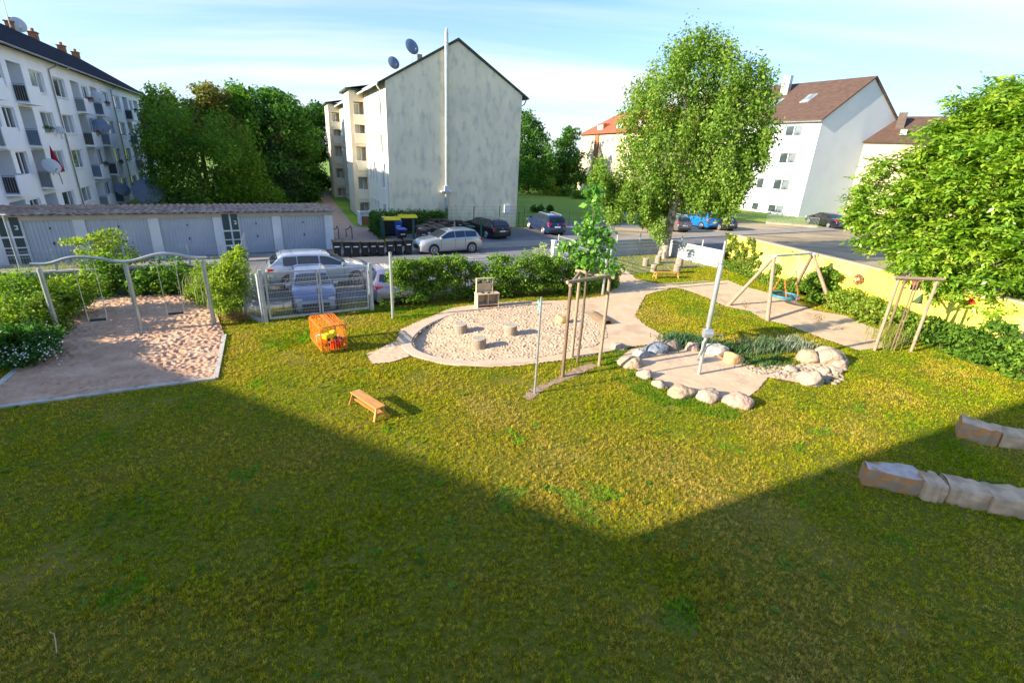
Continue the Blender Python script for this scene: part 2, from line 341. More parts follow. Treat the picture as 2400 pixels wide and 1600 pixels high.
def sandmesh(name,poly,res,z,amp,nfoot,material,seed=1,hole=None,slope=None,foot=(.07,.14),grow=.12):
    px=[p[0] for p in poly];py=[p[1] for p in poly]
    xs=np.arange(min(px)-.2,max(px)+.2,res); ys=np.arange(min(py)-.2,max(py)+.2,res)
    X,Y=np.meshgrid(xs,ys); R=np.random.default_rng(seed)
    Z=np.full(X.shape,z)+(fnoise(X*2.2,Y*2.2,seed)-.5)*amp*1.6+(fnoise(X*7,Y*7,seed+9)-.5)*amp*.8
    k=0
    while k<nfoot:
        fx=R.uniform(xs[0],xs[-1]); fy=R.uniform(ys[0],ys[-1])
        if not inpoly(np.array([fx]),np.array([fy]),poly)[0]: continue
        k+=1; r=R.uniform(*foot); e=R.uniform(1.2,2.2); a=R.uniform(0,PI); dpt=amp*R.uniform(.7,1.9)
        i0=max(0,int((fx-3*r-xs[0])/res)); i1=int((fx+3*r-xs[0])/res)+1; j0=max(0,int((fy-3*r-ys[0])/res)); j1=int((fy+3*r-ys[0])/res)+1
        dx=X[j0:j1,i0:i1]-fx; dy=Y[j0:j1,i0:i1]-fy; u=(dx*math.cos(a)+dy*math.sin(a))/(r*e*.6); v=(-dx*math.sin(a)+dy*math.cos(a))/(r*.6)
        q=u*u+v*v; Z[j0:j1,i0:i1]-=dpt*np.exp(-q*1.2)-dpt*.55*np.exp(-(np.sqrt(q)-1.6)**2*2.5)
    if slope: Z=Z+slope(X,Y)
    ix=np.arange(len(xs)-1); iy=np.arange(len(ys)-1); IX,IY=np.meshgrid(ix,iy); cx=xs[0]+(IX+.5)*res; cy=ys[0]+(IY+.5)*res
    keep=inpoly(cx,cy,poly)
    if hole is not None: keep&=~inpoly(cx,cy,hole)
    IX=IX[keep];IY=IY[keep];w=len(xs); Fq=np.stack([IY*w+IX,IY*w+IX+1,(IY+1)*w+IX+1,(IY+1)*w+IX],1)
    used,inv=np.unique(Fq.ravel(),return_inverse=True); V=np.stack([X,Y,Z],2).reshape(-1,3)[used]
    return tag(npobj(name,npmesh(name,V,inv.reshape(-1,4),material,smooth=True)),kind='structure')
def grow(poly,d):
    cx=sum(p[0] for p in poly)/len(poly); cy=sum(p[1] for p in poly)/len(poly)
    return [(cx+(x-cx)*(1+d/max(.5,math.hypot(x-cx,y-cy))),cy+(y-cy)*(1+d/max(.5,math.hypot(x-cx,y-cy)))) for x,y in poly]
sandmesh('swing_sand',swing_poly,.035,.035,.016,2800,M['sand'],3,foot=(.05,.10))
pc=G(980,795)
sandmesh('sandpit_sand',grow(pit_in,.05),.030,.03,.0125,4200,M['sand2'],5,foot=(.030,.065),slope=lambda X,Y:-.17*np.clip(1-(np.hypot(X-pc[0],Y-pc[1])-0.2)/2.6,0,1))
sandmesh('sand_path',pit_out,.07,.022,.009,160,M['path'],6,hole=grow(pit_in,-.02))
sandmesh('sand_spur',spur,.05,.016,.006,20,M['path'],8)
sandmesh('pump_sand',pump_poly,.05,.022,.010,70,M['path'],9,foot=(.04,.08))
sandmesh('bare_soil_patch',patch1,.05,.012,.01,10,M['soilpatch'],10)
# the curved concrete edge of the sandpit (left half: a real step down)
b=MB(); edge=GP([(1139,724),(1078,734),(1034,748),(990,771),(965,798),(972,819),(1012,836),(1059,845),(1123,848),(1187,845),(1251,839)])
def ease(pts,k=4):
    out=[]
    for i in range(len(pts)-1):
        p0=pts[max(i-1,0)];p1=pts[i];p2=pts[i+1];p3=pts[min(i+2,len(pts)-1)]
        for j in range(k):
            t=j/k; out.append(tuple(.5*((2*p1[q])+(-p0[q]+p2[q])*t+(2*p0[q]-5*p1[q]+4*p2[q]-p3[q])*t*t+(-p0[q]+3*p1[q]-3*p2[q]+p3[q])*t**3) for q in range(len(p1))))
    out.append(tuple(pts[-1])); return out
edge=ease(edge)
cx=sum(p[0] for p in pit_in)/len(pit_in); cy=sum(p[1] for p in pit_in)/len(pit_in)
for i in range(len(edge)-1):
    (x0,y0),(x1,y1)=edge[i],edge[i+1]; n=Vector((y1-y0,-(x1-x0),0)).normalized()
    if n.dot(Vector((x0-cx,y0-cy,0)))<0: n=-n
    m=Vector((0,0,0)); w=.34
    if i==0: pn=n
    a=(x0+pn.x*w,y0+pn.y*w); nn=n
    if i<len(edge)-2:
        x2,y2=edge[i+2]; n2=Vector((y2-y1,-(x2-x1),0)).normalized()
        if n2.dot(Vector((x0-cx,y0-cy,0)))<0: n2=-n2
        nn=(n+n2).normalized()
    c=(x1+nn.x*w,y1+nn.y*w); pn=nn
    b.add([(x0,y0,-.3),(x1,y1,-.3),(*c,-.3),(*a,-.3),(x0,y0,.045),(x1,y1,.045),(*c,.045),(*a,.045)],[(0,1,5,4),(4,5,6,7),(2,3,7,6)]+([(0,4,7,3)] if i==0 else [])+([(1,2,6,5)] if i==len(edge)-2 else []))
tag(b.build('sandpit_edge',M['rim']),kind='structure')
def strip(name,pts,w,z0,z1,m):
    b=MB()
    for i in range(len(pts)-1): b.M=Matrix.Translation((0,0,(i%2)*.003)); b.bar((*pts[i],(z0+z1)/2),(*pts[i+1],(z0+z1)/2),w,z1-z0)
    return tag(b.build(name,m,bevel=.006),kind='structure')
strip('lawn_edging',GP([(527,786),(506,888),(250,921),(0,956),(-120,972)]),.13,-.1,.055,M['capstone'])
strip('lawn_edging',GP([(62,850),(0,903),(-60,950)]),.16,-.1,.07,M['capstone'])
strip('lawn_edging',GP([(1448,684),(1500,676),(1560,667),(1660,660)]),.10,-.1,.05,M['capstone'])
strip('lawn_edging',GP([(2305,848),(2350,860),(2460,880)]),.14,-.1,.06,M['capstone'])
# ================================================================== streets
def sheet(name,pts,z,m,kind='structure'):
    b=MB(); b.poly([(x,y,z) for x,y in pts]); return tag(b.build(name,m),kind=kind)
kl=[G(-400,664),G(0,640),G(603,613),G(782,602.7),G(1130,582),G(1295,574),G(1434,563),G(1700,549),G(2300,520)]
rd=AZ
def off(p,d,az=BZ): v=dirv(az)*d; return (p[0]+v.x,p[1]+v.y)
K=[( -60.,0.)]
k0=Vector(G(603,612.5)); k1=Vector(G(1295,576)); kd=(k1-k0).normalized(); kn=Vector((-kd.y,kd.x))
def kp(s,n): p=k0+kd*s+kn*n; return (p.x,p.y)
S0,S1=-60,75
sheet('road',[kp(S0,-9.5),kp(S1,-9.5),kp(S1,0),kp(S0,0)],.004,M['asphalt'])
b=MB()
for s in range(S0,S1,1): b.prism([kp(s+.005,0),kp(s+.995,0),kp(s+.995,.14),kp(s+.005,.14)],-.05,.10)
tag(b.build('kerb',M['kerb']),kind='structure')
b=MB(); b.prism([kp(S0,.145),kp(7.0,.145),kp(7.0,1.75),kp(S0,1.75)],-.05,.096)
tag(b.build('pavement',M['paving']),kind='structure')
b=MB(); b.prism([kp(7.005,.145),kp(S1,.145),kp(S1,2.1),kp(7.005,2.1)],-.05,.09); tag(b.build('pavement',M['paving']),kind='structure')
sheet('garage_forecourt',[kp(S0,1.75),kp(6.2,1.75),kp(6.2,3.3),kp(S0,3.3)],.012,M['asphalt'])
sheet('parking_lot',[kp(9.6,2.1),kp(36,2.1),kp(37,15.5),kp(24.5,8.8),kp(9.3,7.3)],.016,M['asphalt'])
sheet('parking_lot',GP([(1441,533),(1560,535),(1700,520),(1760,520),(1830,528),(2100,540),(2600,560),(2700,700),(2300,720),(2040,648),(1860,604),(1700,556),(1442,557)]),.020,M['lot'])
sheet('far_lawn',GP([(1209,531),(1441,531),(1530,520),(1500,470),(1360,455),(1215,455)]),.010,M['farlawn'])
sheet('garden_path',GP([(742,450),(765,450),(829,529),(875,537),(888,566),(776,566),(782,537)]),.014,M['path2'])
b=MB(); b.poly([(*p,.008) for p in GP([(1190,566),(1290,566),(1345,550),(1230,548)])]); 
# ================================================================== grass: every blade is a real leaf of geometry
play=[(-17.5,5),(-16,11.5),(-14,15.2),(-12,17.5),(-10.3,17.7),(-9.2,17.4),(-5.8,19.3),(-2,20.9),(1.5,22.6),(4.6,25.5),(6.4,28.5),(7.0,33.9),(10.3,35.7),(11.5,34.3),(13.6,31.9),(14.4,28.5),(16.4,21.5),(18.3,15),(21.5,7),(21,2),(6,-1),(-8,-1)]
def grass(name,n,wfun,zone,mask,h0,w0,cols,seed,label=None):
    R=np.random.default_rng(seed); X=[];Y=[];tot=0
    x0=min(p[0] for p in zone);x1=max(p[0] for p in zone);y0=min(p[1] for p in zone);y1=max(p[1] for p in zone)
    while tot<n:
        x=R.uniform(x0,x1,300000); y=R.uniform(y0,y1,300000)
        cam=np.abs(np.arctan2(x,y))<math.radians(62)
        k=inpoly(x,y,zone)&cam&(R.random(len(x))<wfun(x,y))
        x=x[k];y=y[k]
        for pl in mask:
            kk=~inpoly(x+(vnoise(x*5,y*5,901)-.5)*.34+(vnoise(x*17,y*17,903)-.5)*.14,y+(vnoise(x*5,y*5,902)-.5)*.34+(vnoise(x*17,y*17,904)-.5)*.14,pl); x=x[kk];y=y[kk]
        # clumps: keep more where the sward is thick
        t=.45*vnoise(x*15,y*15,seed)+.55*vnoise(x*36,y*36,seed+1); kk=R.random(len(x))<np.clip((t-.22)*2.6,.22,1); x=x[kk];y=y[kk]
        for (u0,v0,r0) in ((635,1160,.42),(600,1300,.38),(500,1320,.25),(975,882,.5),(1180,890,.45),(885,1068,.22),(700,850,.25)):
            bx_,by_=G(u0,v0); q=np.hypot(x-bx_,y-by_)/r0+ .9*(vnoise(x*6,y*6,611)-.5); kk=(q>1)|(R.random(len(x))<.22); x=x[kk];y=y[kk]
        X.append(x);Y.append(y);tot+=len(x)
    x=np.concatenate(X)[:n];y=np.concatenate(Y)[:n]
    t=.45*vnoise(x*15,y*15,seed)+.55*vnoise(x*36,y*36,seed+1)
    big=fnoise(x*.45,y*.45,seed+5,4); mid=fnoise(x*1.8,y*1.8,seed+6)
    d=np.hypot(x,y); far=np.clip(d/11,1,2.4)
    tt_=np.clip((t-.30)*2.2,0,1); hh=h0*(.30+1.5*tt_**1.3)*(.75+.5*mid)*(.7+.6*R.random(n)); ww=w0*far*(.7+.6*R.random(n))
    th=R.uniform(0,2*PI,n); lean=R.normal(size=n)*.45; ln=np.stack([np.cos(th)*lean+ .25*(vnoise(x*4,y*4,77)-.5),np.sin(th)*lean+.25*(vnoise(x*4,y*4,78)-.5),np.full(n,.8)],1); ln=unit(ln)
    ph=R.uniform(0,PI,n); S=np.stack([np.cos(ph),np.sin(ph),np.zeros(n)],1)
    P=np.stack([x,y,np.full(n,-.015)],1)
    V=np.stack([P-S*ww[:,None]*.5,P+S*ww[:,None]*.5,P+ln*hh[:,None]],1).reshape(-1,3)
    i=np.arange(n)*3; Fq=np.stack([i,i+1,i+2],1)
    c=np.array(cols); kk=np.clip((big-.5)*1.7+.52+.30*R.normal(size=n)+(mid-.5)*.35,0,.9999)*(len(c)-1); i0=kk.astype(int)
    cc=c[i0]*(1-(kk-i0))[:,None]+c[i0+1]*(kk-i0)[:,None]; cc*= (.7+.6*R.random(n))[:,None]
    cc=cc*(.52+.85*vnoise(x*27+7,y*27,seed+50))[:,None]
    gr=vnoise(x*1.1+40,y*1.1,seed+31)*vnoise(x*3.1,y*3.1+9,seed+32); g2=(gr>.60)[:,None]; cc=np.where(g2,cc*np.array([.55,1.0,.8]),cc)
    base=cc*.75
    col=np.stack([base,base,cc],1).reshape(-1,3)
    return tag(npobj(name,npmesh(name,V,Fq,M['grass'],col)),kind='stuff')
GC=[(.18,.32,.008),(.32,.41,.009),(.45,.455,.012),(.52,.45,.018),(.52,.385,.03),(.58,.45,.13)]
masks=[swing_poly,pit_out,pit_in,spur,pump_poly,patch1]
NG=1400000
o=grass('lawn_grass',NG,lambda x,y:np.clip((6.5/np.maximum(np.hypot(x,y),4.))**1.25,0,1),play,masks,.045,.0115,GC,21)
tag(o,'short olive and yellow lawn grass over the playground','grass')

b=MB()
for (p,q) in (((1056,607),(1196,600)),((1060,612),(1140,608)),((1196,600),(1192,609)),((1090,602),(1190,597))):
    a=Vector(G(*p));c=Vector(G(*q)); d=(c-a).normalized()*.0; n=Vector((-(c-a).y,(c-a).x)).normalized()*.05; b.poly([(a.x-n.x,a.y-n.y,.009),(c.x-n.x,c.y-n.y,.009),(c.x+n.x,c.y+n.y,.009),(a.x+n.x,a.y+n.y,.009)])
tag(b.build('road_marking',mat('road_paint',(.7,.7,.68),(.5,.5,.5),scale=5,rough=.8)),kind='structure')
b=MB(); q=Vector((*G(128,1488),.03)); p2=Vector((*G(134,1532),.03)); p3=Vector((*G(118,1486),.05)); b.tube([p2,(p2+q)/2+Vector((.01,0,.01)),q],.006,5); b.tube([q,p3],.005,5)
tag(b.build('fallen_twig',M['woodpale']),'pale forked twig lying in the shaded grass near the lower left corner','twig')
# ================================================================== buildings
def facade(b,x0,x1,z0,z1,ops,depth):
    """front skin on local y=0 with real openings; ops (xa,xb,za,zb[,depth])"""
    xs=sorted({x0,x1}|{o[0] for o in ops}|{o[1] for o in ops}); zs=sorted({z0,z1}|{o[2] for o in ops}|{o[3] for o in ops})
    xs=[x for x in xs if x0<=x<=x1]; zs=[z for z in zs if z0<=z<=z1]
    for i in range(len(xs)-1):
        j=0
        while j<len(zs)-1:
            cx=(xs[i]+xs[i+1])/2; cz=(zs[j]+zs[j+1])/2
            if not any(o[0]<cx<o[1] and o[2]<cz<o[3] for o in ops):
                k=j
                while k+1<len(zs)-1 and not any(o[0]<cx<o[1] and o[2]<(zs[k+1]+zs[k+2])/2<o[3] for o in ops): k+=1
                b.poly([(xs[i],0,zs[j]),(xs[i+1],0,zs[j]),(xs[i+1],0,zs[k+1]),(xs[i],0,zs[k+1])]); j=k+1
            else: j+=1
    for o in ops:
        a,c,e,f=o[:4]; d=o[4] if len(o)>4 else depth
        b.poly([(a,0,e),(a,d,e),(a,d,f),(a,0,f)]); b.poly([(c,0,e),(c,0,f),(c,d,f),(c,d,e)])
        b.poly([(a,0,e),(c,0,e),(c,d,e),(a,d,e)]); b.poly([(a,0,f),(a,d,f),(c,d,f),(c,0,f)])
WM={}
def winmesh(w,h,mul,pane,sill=True,rec=.14,fr='white',trans=None,t=.07):
    k=(round(w,2),round(h,2),mul,pane,sill,rec,fr,trans)
    if k in WM: return WM[k]
    b=MB(); e=.003
    b.bx(e,t,rec-.03,rec+.05,e,h-e); b.bx(w-t,w-e,rec-.03,rec+.05,e,h-e); b.bx(t,w-t,rec-.027,rec+.05,e,t); b.bx(t,w-t,rec-.027,rec+.05,h-t,h-e)
    for m in mul: b.bx(w*m-.045,w*m+.045,rec-.033,rec+.045,t,h-t)
    if trans: b.bx(t,w-t,rec-.024,rec+.04,h*trans-.035,h*trans+.035)
    f=b.mesh('window_frame',M[fr]); s=None
    if sill: s=MB().bx(-.05,w+.05,-.09,rec-.04,-.06,-.004).mesh('sill',M['white'] if fr=='white' else M['tin'])
    p=MB().bx(t*.6,w-t*.6,rec+.01,rec+.03,t*.6,h-t*.6).mesh('pane',M[pane])
    WM[k]=(f,s,p); return WM[k]
def window(parent,T,x,z,w,h,mul=(.5,),pane='pane',sill=True,rec=.14,fr='white',trans=None):
    """T=(ox,oy,rz) facade frame inside the building"""
    f,s,p=winmesh(w,h,mul,pane,sill,rec,fr,trans); c,sn=math.cos(T[2]),math.sin(T[2])
    o=part('window',f,parent,(T[0]+x*c,T[1]+x*sn,z),T[2])
    part('pane',p,o)
    if s: part('sill',s,o)
    return o
def plate(b,T): b.M=Matrix.Translation((T[0],T[1],0))@Matrix.Rotation(T[2],4,'Z'); return b
def dishmesh(r):
    b=MB(); prof=[]
    for i in range(9):
        q=r*i/8; prof.append((max(q,.001),-.22*r*(1-(q/r)**2)))
    m=[]
    b.lathe((0,0,0),prof+[(r,.015),(r*.98,.02)]+[(max(r*i/8*.98,.001),-.22*r*(1-(i/8)**2)+.02) for i in range(7,-1,-1)],22,'y'); return b
def dish(name,label,loc,az,r=.45,m='dish',group=None,tilt=25,pole=.6,parent=None):
    t=thing(name,label,'satellite dish',loc,rot(az)+PI/2,group) if parent is None else None
    b=dishmesh(r); b2=MB()
    b2.tube([(0,.06,-pole),(0,.06,0)],.025,6); b2.bar((0,.06,-.1),(0,-.15*r,-.02),.04,.04)
    b2.tube([(0,-.05*r,-r*.85),(0,-r*1.0,-r*.35)],.015,5); b2.bx(-.04,.04,-r*1.05,-r*.9,-r*.4,-r*.28)
    Rm=Matrix.Rotation(math.radians(-tilt),4,'X')
    me=b.mesh('reflector',M[m],True); me.transform(Rm)
    t2=t
    part('reflector',me,t2); b2.build('bracket',M['tin'],t2)
    return t2
R_=random.Random(3)
# ---- long pale block at the left (facade on local y=0, x runs away from us)
LB=thing('apartment_block','long pale grey apartment block with stacked balconies behind the garages','apartment block',G(377,440),rot(BZ))
X0,X1,D_=-50.5,.85,11.
rows=[(8.78,10.14),(6.25,7.6),(3.72,5.1),(1.15,2.3)]; lrows=[(8.0,10.25),(5.45,7.72),(2.9,5.17),(.35,2.4)]
ops=[];wins=[];logs=[]
for pz in (-48.2,-31.85,-15.5):
    for k,(zb,zt) in enumerate(rows):
        for (a,c,m) in ((.65,3.15,(.62,)),(7.2,8.85,(.5,)),(12.8,15.2,(.62,))):
            if pz+c>X1: continue
            ops.append((pz+a,pz+c-.4*(0),zb,zt)); wins.append((pz+a,c-a,zb,zt-zb,m))
    for k,(zb,zt) in enumerate(lrows):
        for a,c in ((4.5,6.6),(9.6,11.7)): ops.append((pz+a,pz+c,zb,zt,1.1)); logs.append((pz+a,pz+c,zb,zt,k))
b=MB(); facade(b,X0,X1,-.1,11.05,ops,.16)
b.poly([(X1,0,-.1),(X1,D_,-.1),(X1,D_,11.05),(X1,D_/2,14.4),(X1,0,11.05)]); b.poly([(X0,0,-.1),(X0,0,11.05),(X0,D_/2,14.4),(X0,D_,11.05),(X0,D_,-.1)]); b.poly([(X0,D_,-.1),(X0,D_,11.05),(X1,D_,11.05),(X1,D_,-.1)])
b.build('wall',M['blockrender'],LB)
b=MB(); b.xprism([(-.55,10.98),(D_/2,14.47),(D_+.55,10.98),(D_+.55,11.15),(D_/2,14.66),(-.55,11.15)],X0-.25,X1+.25); rf=b.build('roof',M['slate'],LB)
for q in (-48.0,-38.,-33.5,-23.9,-18.,-13.2,-5.6,-1.):
    b=MB(); b.bx(q-.35,q+.35,D_/2-.3,D_/2+.3,14.2,15.1); b.bx(q-.42,q+.42,D_/2-.37,D_/2+.37,15.1,15.2); b.lathe((q,D_/2,15.2),[(.14,0),(.14,.3)],8); b.build('chimney',M['brick'],rf)
b=MB(); b.tube([(X0,-.62,10.98),(X1+.2,-.62,10.98)],.075,8); b.build('gutter',M['tin'],LB)
for p in (-48.2,-31.85,-15.5,.6):
    b=MB(); b.tube([(p+.25,-.6,10.92),(p+.25,-.45,10.75),(p,-.09,10.5),(p,-.09,0)],.05,8); b.build('downpipe',M['tin'],LB)
dm=MB().bx(.06,.95,0,.06,0,1.95).mesh('door',M['darkroom']); 
for i,(x,w,z,h,m) in enumerate(wins): window(LB,(0,0,0),x,z,w,h,m,'panecurt' if R_.random()<.4 else 'pane')
bk=MB().bx(0,2.1,1.06,1.10,0,2.3).mesh('loggia_back',M['blockrender'])
def balmesh(side):
    b=MB(); b.bx(-.02,2.12,-.66,-.004,-.14,-.005); b.bx(0,2.1,-.66,-.60,-.004,1.0); b.bx(2.04,2.1,-.598,-.004,-.004,1.0); return b.mesh('balcony',M['blockrender'])
bm_=balmesh(0)
rl=MB()
for i in range(5): rl.bx(.0,.03,-.59+.12*i,-.57+.12*i,0,.96)
rl.bx(-.005,.035,-.6,-.01,.97,1.0); rlm=rl.mesh('railing',M['tin'])
pn=MB().bx(.035,.045,-.59,-.01,.05,.9)
pnm=[pn.mesh('screen',mat('balcony_screen_%s'%nm,c,rough=.7)) for nm,c in (('blue',(.12,.18,.28)),('dark',(.04,.035,.04)),('grey',(.25,.27,.3)))]
for i,(a,c,z0,z1,k) in enumerate(logs):
    ba=part('balcony',bm_,LB,(a,0,z0)); part('railing',rlm,ba); part('screen',pnm[i%3],ba)
    part('loggia_back',bk,LB,(a,0,z0))
    d=MB(); d.bx(.08,.95,1.0,1.05,.02,2.0); dd=d.mesh('door',M['darkroom']); part('door',dd,LB,(a,0,z0))
    window(LB,(a+1.1,1.055-.16,0),0,z0+.95,.85,1.05,(),'pane',False,.13)
def lbp(s,y,z): v=Vector(G(377,440))+Vector((B.x,B.y))*s+Vector((-A.x,-A.y))*y; return (v.x,v.y,z)
# things that stand or hang on the block
for n_,(s,z,c_) in enumerate([(-35.2+.3,6.5,'dark'),(-26.7,9.05,'red'),(-21.5,9.05,'red'),(-26.7,6.5,'red'),(-10.3,9.05,'dark'),(-26.7,3.95,'green'),(-38.2,3.95,'dark'),(-21.4,1.4,'green')]):
    s=[-38.0,-26.8,-21.7,-26.8,-10.4,-26.8,-21.7,-21.7][n_]
    t=thing('flower_box',['trough of dark plants on the second balcony from the left, below the top floor','flower box on the top balcony left of the pair in mid block','flower box with red blooms on the top balcony right of the pair in mid block','red flowers below the dark blue dish in mid block','dark planter on the top balcony nearest the trees','trailing green plants on the second lowest balcony under the dark blue dish','planter on a second lowest balcony right of the trailing plants','pots of green plants on the lowest balcony near the garage roof'][n_],'flower box',lbp(s+.9,-.72,z-.02),rot(BZ),'flower boxes on the balconies')
    MB().bx(-.45,.45,-.1,.1,-.2,0).build('trough',M['tin'],t)
    R2=np.random.default_rng(50+n_); cl=[(x,0,.02,.16,.14,.14) for x in (-.35,-.12,.12,.35)]
    crown('plants',cl,260,.09,[(.03,.06,.02),(.05,.10,.03)] if c_!='red' else [(.35,.02,.03),(.05,.08,.02)],t,60+n_)
dish('satellite_dish','dark blue dish bulging from a balcony in mid block, above the red flowers',lbp(-25.6,-.95,7.0),126,.62,'dish','dishes on the long block')
dish('satellite_dish','pale dish at the top of the block beside the flower boxes',lbp(-23.8,-.8,9.35),128,.5,'dishpale','dishes on the long block')
dish('satellite_dish','pale dish at the corner of the lowest left balcony beside the maroon parasol',lbp(-38.9,-.9,4.25),112,.5,'dishpale','dishes on the long block')
dish('satellite_dish','grey dish low on the block just above the garage roof',lbp(-23.6,-1.0,1.6),120,.62,'dish','dishes on the long block')
dish('satellite_dish','small white dish by a window in the second row from the top',lbp(-33.6,-.35,6.45),115,.28,'dishpale','dishes on the long block')
dish('rooftop_dish','big pale dish on the ridge of the dark slate roof',lbp(-18.0,5.0,15.0),118,.6,'dishpale',None,12,.8)
b=MB(); 
t=thing('roof_aerial','thin television aerial above the dish on the dark slate roof','aerial',lbp(-18.6,5.4,14.4),rot(BZ))
b.tube([(0,0,0),(0,0,4.3)],.03,6); b.build('mast',M['tin'],t); b=MB(); b.tube([(-.7,0,3.9),(.9,0,4.05)],.02,5)
for i in range(6): b.tube([(-.6+.28*i,-.35,3.92+.02*i),(-.6+.28*i,.35,3.92+.02*i)],.012,4)
b.tube([(-.3,-.6,2.6),(.3,.7,2.6)],.02,5); b.build('crossbars',M['tin'],t)
t=thing('parasol','closed maroon parasol hanging over a left balcony','parasol',lbp(-37.6,-.7,3.9),rot(BZ)); MB().tube([(.5,0,-.9),(0,0,1.55)],.025,6).build('pole',M['tin'],t); b=MB(); b.tube([(.35,-.05,-.05),(.12,0,.9),(0,0,1.5)],[.30,.14,.02],9); b.build('canopy',M['maroon'],t,smooth=True)
dish('garden_dish','huge blue grey dish rising behind the garage roof at the end of the long block',(*G(357,492,0),1.7),150,1.25,'dish',None,32,1.7)
# ---- block in the middle with the windowless gable
gx,gy=G(1209,531); MBo=(gx-11.8*A.x,gy-11.8*A.y)
MBd=thing('apartment_house','cream apartment house with a blank weather-stained gable and a tall flue','apartment house',MBo,rot(AZ))
Wd,Ln,EH,RH=11.8,38.,11.2,14.62
sr=[(8.8,10.4),(5.97,7.5),(3.08,4.7),(.25,1.78)]; tr=[(9.12,10.36),(6.3,7.5),(3.42,4.66),(.75,1.75)]
T1=(10.1,14.2); T2=(28.9,33.0); PR=1.38
ops=[];wl=[]
for base in (0,18.8):
    for k in range(4):
        for (a,c,q) in ((1.8,3.1,'s'),(4.95,5.75,'t'),(6.45,7.25,'t'),(7.95,8.75,'t')):
            z0,z1=(sr if q=='s' else tr)[k]; a_,c_=base+a,base+c; wl.append((a_,c_-a_,z0,z1-z0,q)); ops.append((-c_,-a_,z0,z1))
# left facade: local frame at (0,0), x axis along -B
TL=(0,0,-PI/2)   # facade x runs toward the street, outward is -x of the house
b=MB(); plate(b,TL); facade(b,-Ln,0,-.2,EH,ops,.16)
b.M=Matrix.Identity(4)
b.poly([(Wd,0,-.2),(Wd,Ln,-.2),(Wd,Ln,EH),(Wd,0,EH)]); b.poly([(0,Ln,-.2),(0,Ln,EH),(Wd/2,Ln,RH-.05),(Wd,Ln,EH),(Wd,Ln,-.2)])
b.build('wall',M['cream'],MBd)
b=MB(); b.poly([(0,0,-.2),(Wd,0,-.2),(Wd,0,EH),(Wd/2,0,RH-.05),(0,0,EH)]); b.build('gable_wall',M['gable'],MBd)
for (a,w,z,h,q) in wl: window(MBd,TL,-a-w,z,w,h,(.5,) if q=='s' else (),'panecurt' if R_.random()<.5 else 'pane',True,.13)
for (t0,t1) in (T1,T2):
    b=MB()
    # projecting stair and balcony bay: lit outer face, open loggias toward the street
    b.poly([(-PR,t0,-.2),(-PR,t1,-.2),(-PR,t1,11.5),(-PR,t0,11.5)]); b.poly([(-PR,t1,-.2),(0,t1,-.2),(0,t1,11.3),(-PR,t1,11.5)])
    b.M=Matrix.Translation((-PR,t0,0)); lo=[(.42,PR-.06,z,z+q,1.0) for z,q in ((9.2,1.15),(6.7,.0),(7.55,1.45),(5.05,1.35),(2.35,1.25),(.05,1.1))if q>0]
    facade(b,0,PR,-.2,11.4,lo,1.0); b.M=Matrix.Identity(4)
    for (a,c,z,z1,_) in lo: b.bx(-PR+a,-PR+c,t0+.96,t0+.99,z,z1)
    tw=b.build('balcony_bay',M['beige'],MBd)
    for (a,c,z,z1,_) in lo:
        window(MBd,(-PR+a,t0+.62,0),.02,z,.55,z1-z-.1,(),'panecurt',False,.05)
        MB().bx(-PR+a-.04,-.003,t0-.06,t0+.02,z-.85 if z>2 else z-.3,z-.03).build('parapet',M['cream'],MBd)
        MB().bx(-PR+a-.1,-.003,t0-.10,t0+.03,z-.03,z+.05).build('handrail',M['white'],MBd)
    b=MB(); b.M=Matrix.Identity(4); b.poly([(-PR-.3,t0-.35,11.42),(.5,t0-.35,11.85),(.5,t1+.35,11.85),(-PR-.3,t1+.35,11.42)]); b.xprism([(t0-.35,11.28),(t1+.35,11.28),(t1+.35,11.41),(t0-.35,11.41)],-PR-.3,.3)
    b.build('bay_roof',M['mossroof'],MBd)
b=MB(); hs=[(-.55,EH-.28),(Wd/2,RH-.02),(Wd+.55,EH-.28),(Wd+.55,EH-.13),(Wd/2,RH+.17),(-.55,EH-.13)]
n=len(hs); vs=[(x,-.14,z) for x,z in hs]+[(x,Ln+.2,z) for x,z in hs]; b.add(vs,[tuple(range(n)),tuple(reversed(range(n,2*n)))]+[(i,(i+1)%n,n+(i+1)%n,n+i) for i in range(n)])
rf=b.build('roof',M['mossroof'],MBd)
b=MB(); b.bx(2.9,3.3,1.2,1.6,13,13.5); b.build('roof_vent',M['tin'],rf)
b=MB(); b.tube([(-.6,-.1,EH-.22),(-.6,Ln,EH-.22)],.08,8); b.tube([(Wd+.6,-.1,EH-.22),(Wd+.6,Ln,EH-.22)],.08,8); b.build('gutter',M['cream'],MBd)
b=MB(); b.tube([(-.6,.35,EH-.3),(-.45,.35,EH-.55),(-.1,.3,EH-.8),(-.1,.3,0)],.055,8); b.build('downpipe',M['cream'],MBd)
b=MB(); b.tube([(Wd+.55,.3,EH-.3),(Wd+.4,.3,EH-.65),(Wd+.08,.3,EH-.85),(Wd+.08,.3,0)],.055,8); b.build('downpipe',M['tin'],MBd)
b=MB(); b.tube([(Wd-6.94,-.24,.2),(Wd-6.94,-.24,15.0)],.15,14); b.tube([(Wd-6.94,-.24,15.0),(Wd-6.94,-.24,15.25)],.11,12)
for z in (1.5,4,6.5,9,11.5,14): b.tube([(Wd-6.94,-.24,z),(Wd-6.94,-.24,z+.07)],.165,14)
fl=b.build('flue',M['mast'],MBd,smooth=True); b=MB(); b.bx(Wd-7.45,Wd-6.5,-.45,-.005,3.05,3.16); b.bx(Wd-7.2,Wd-6.75,-.5,-.35,3.17,3.6); b.build('flue_box',M['whiterender'],fl)
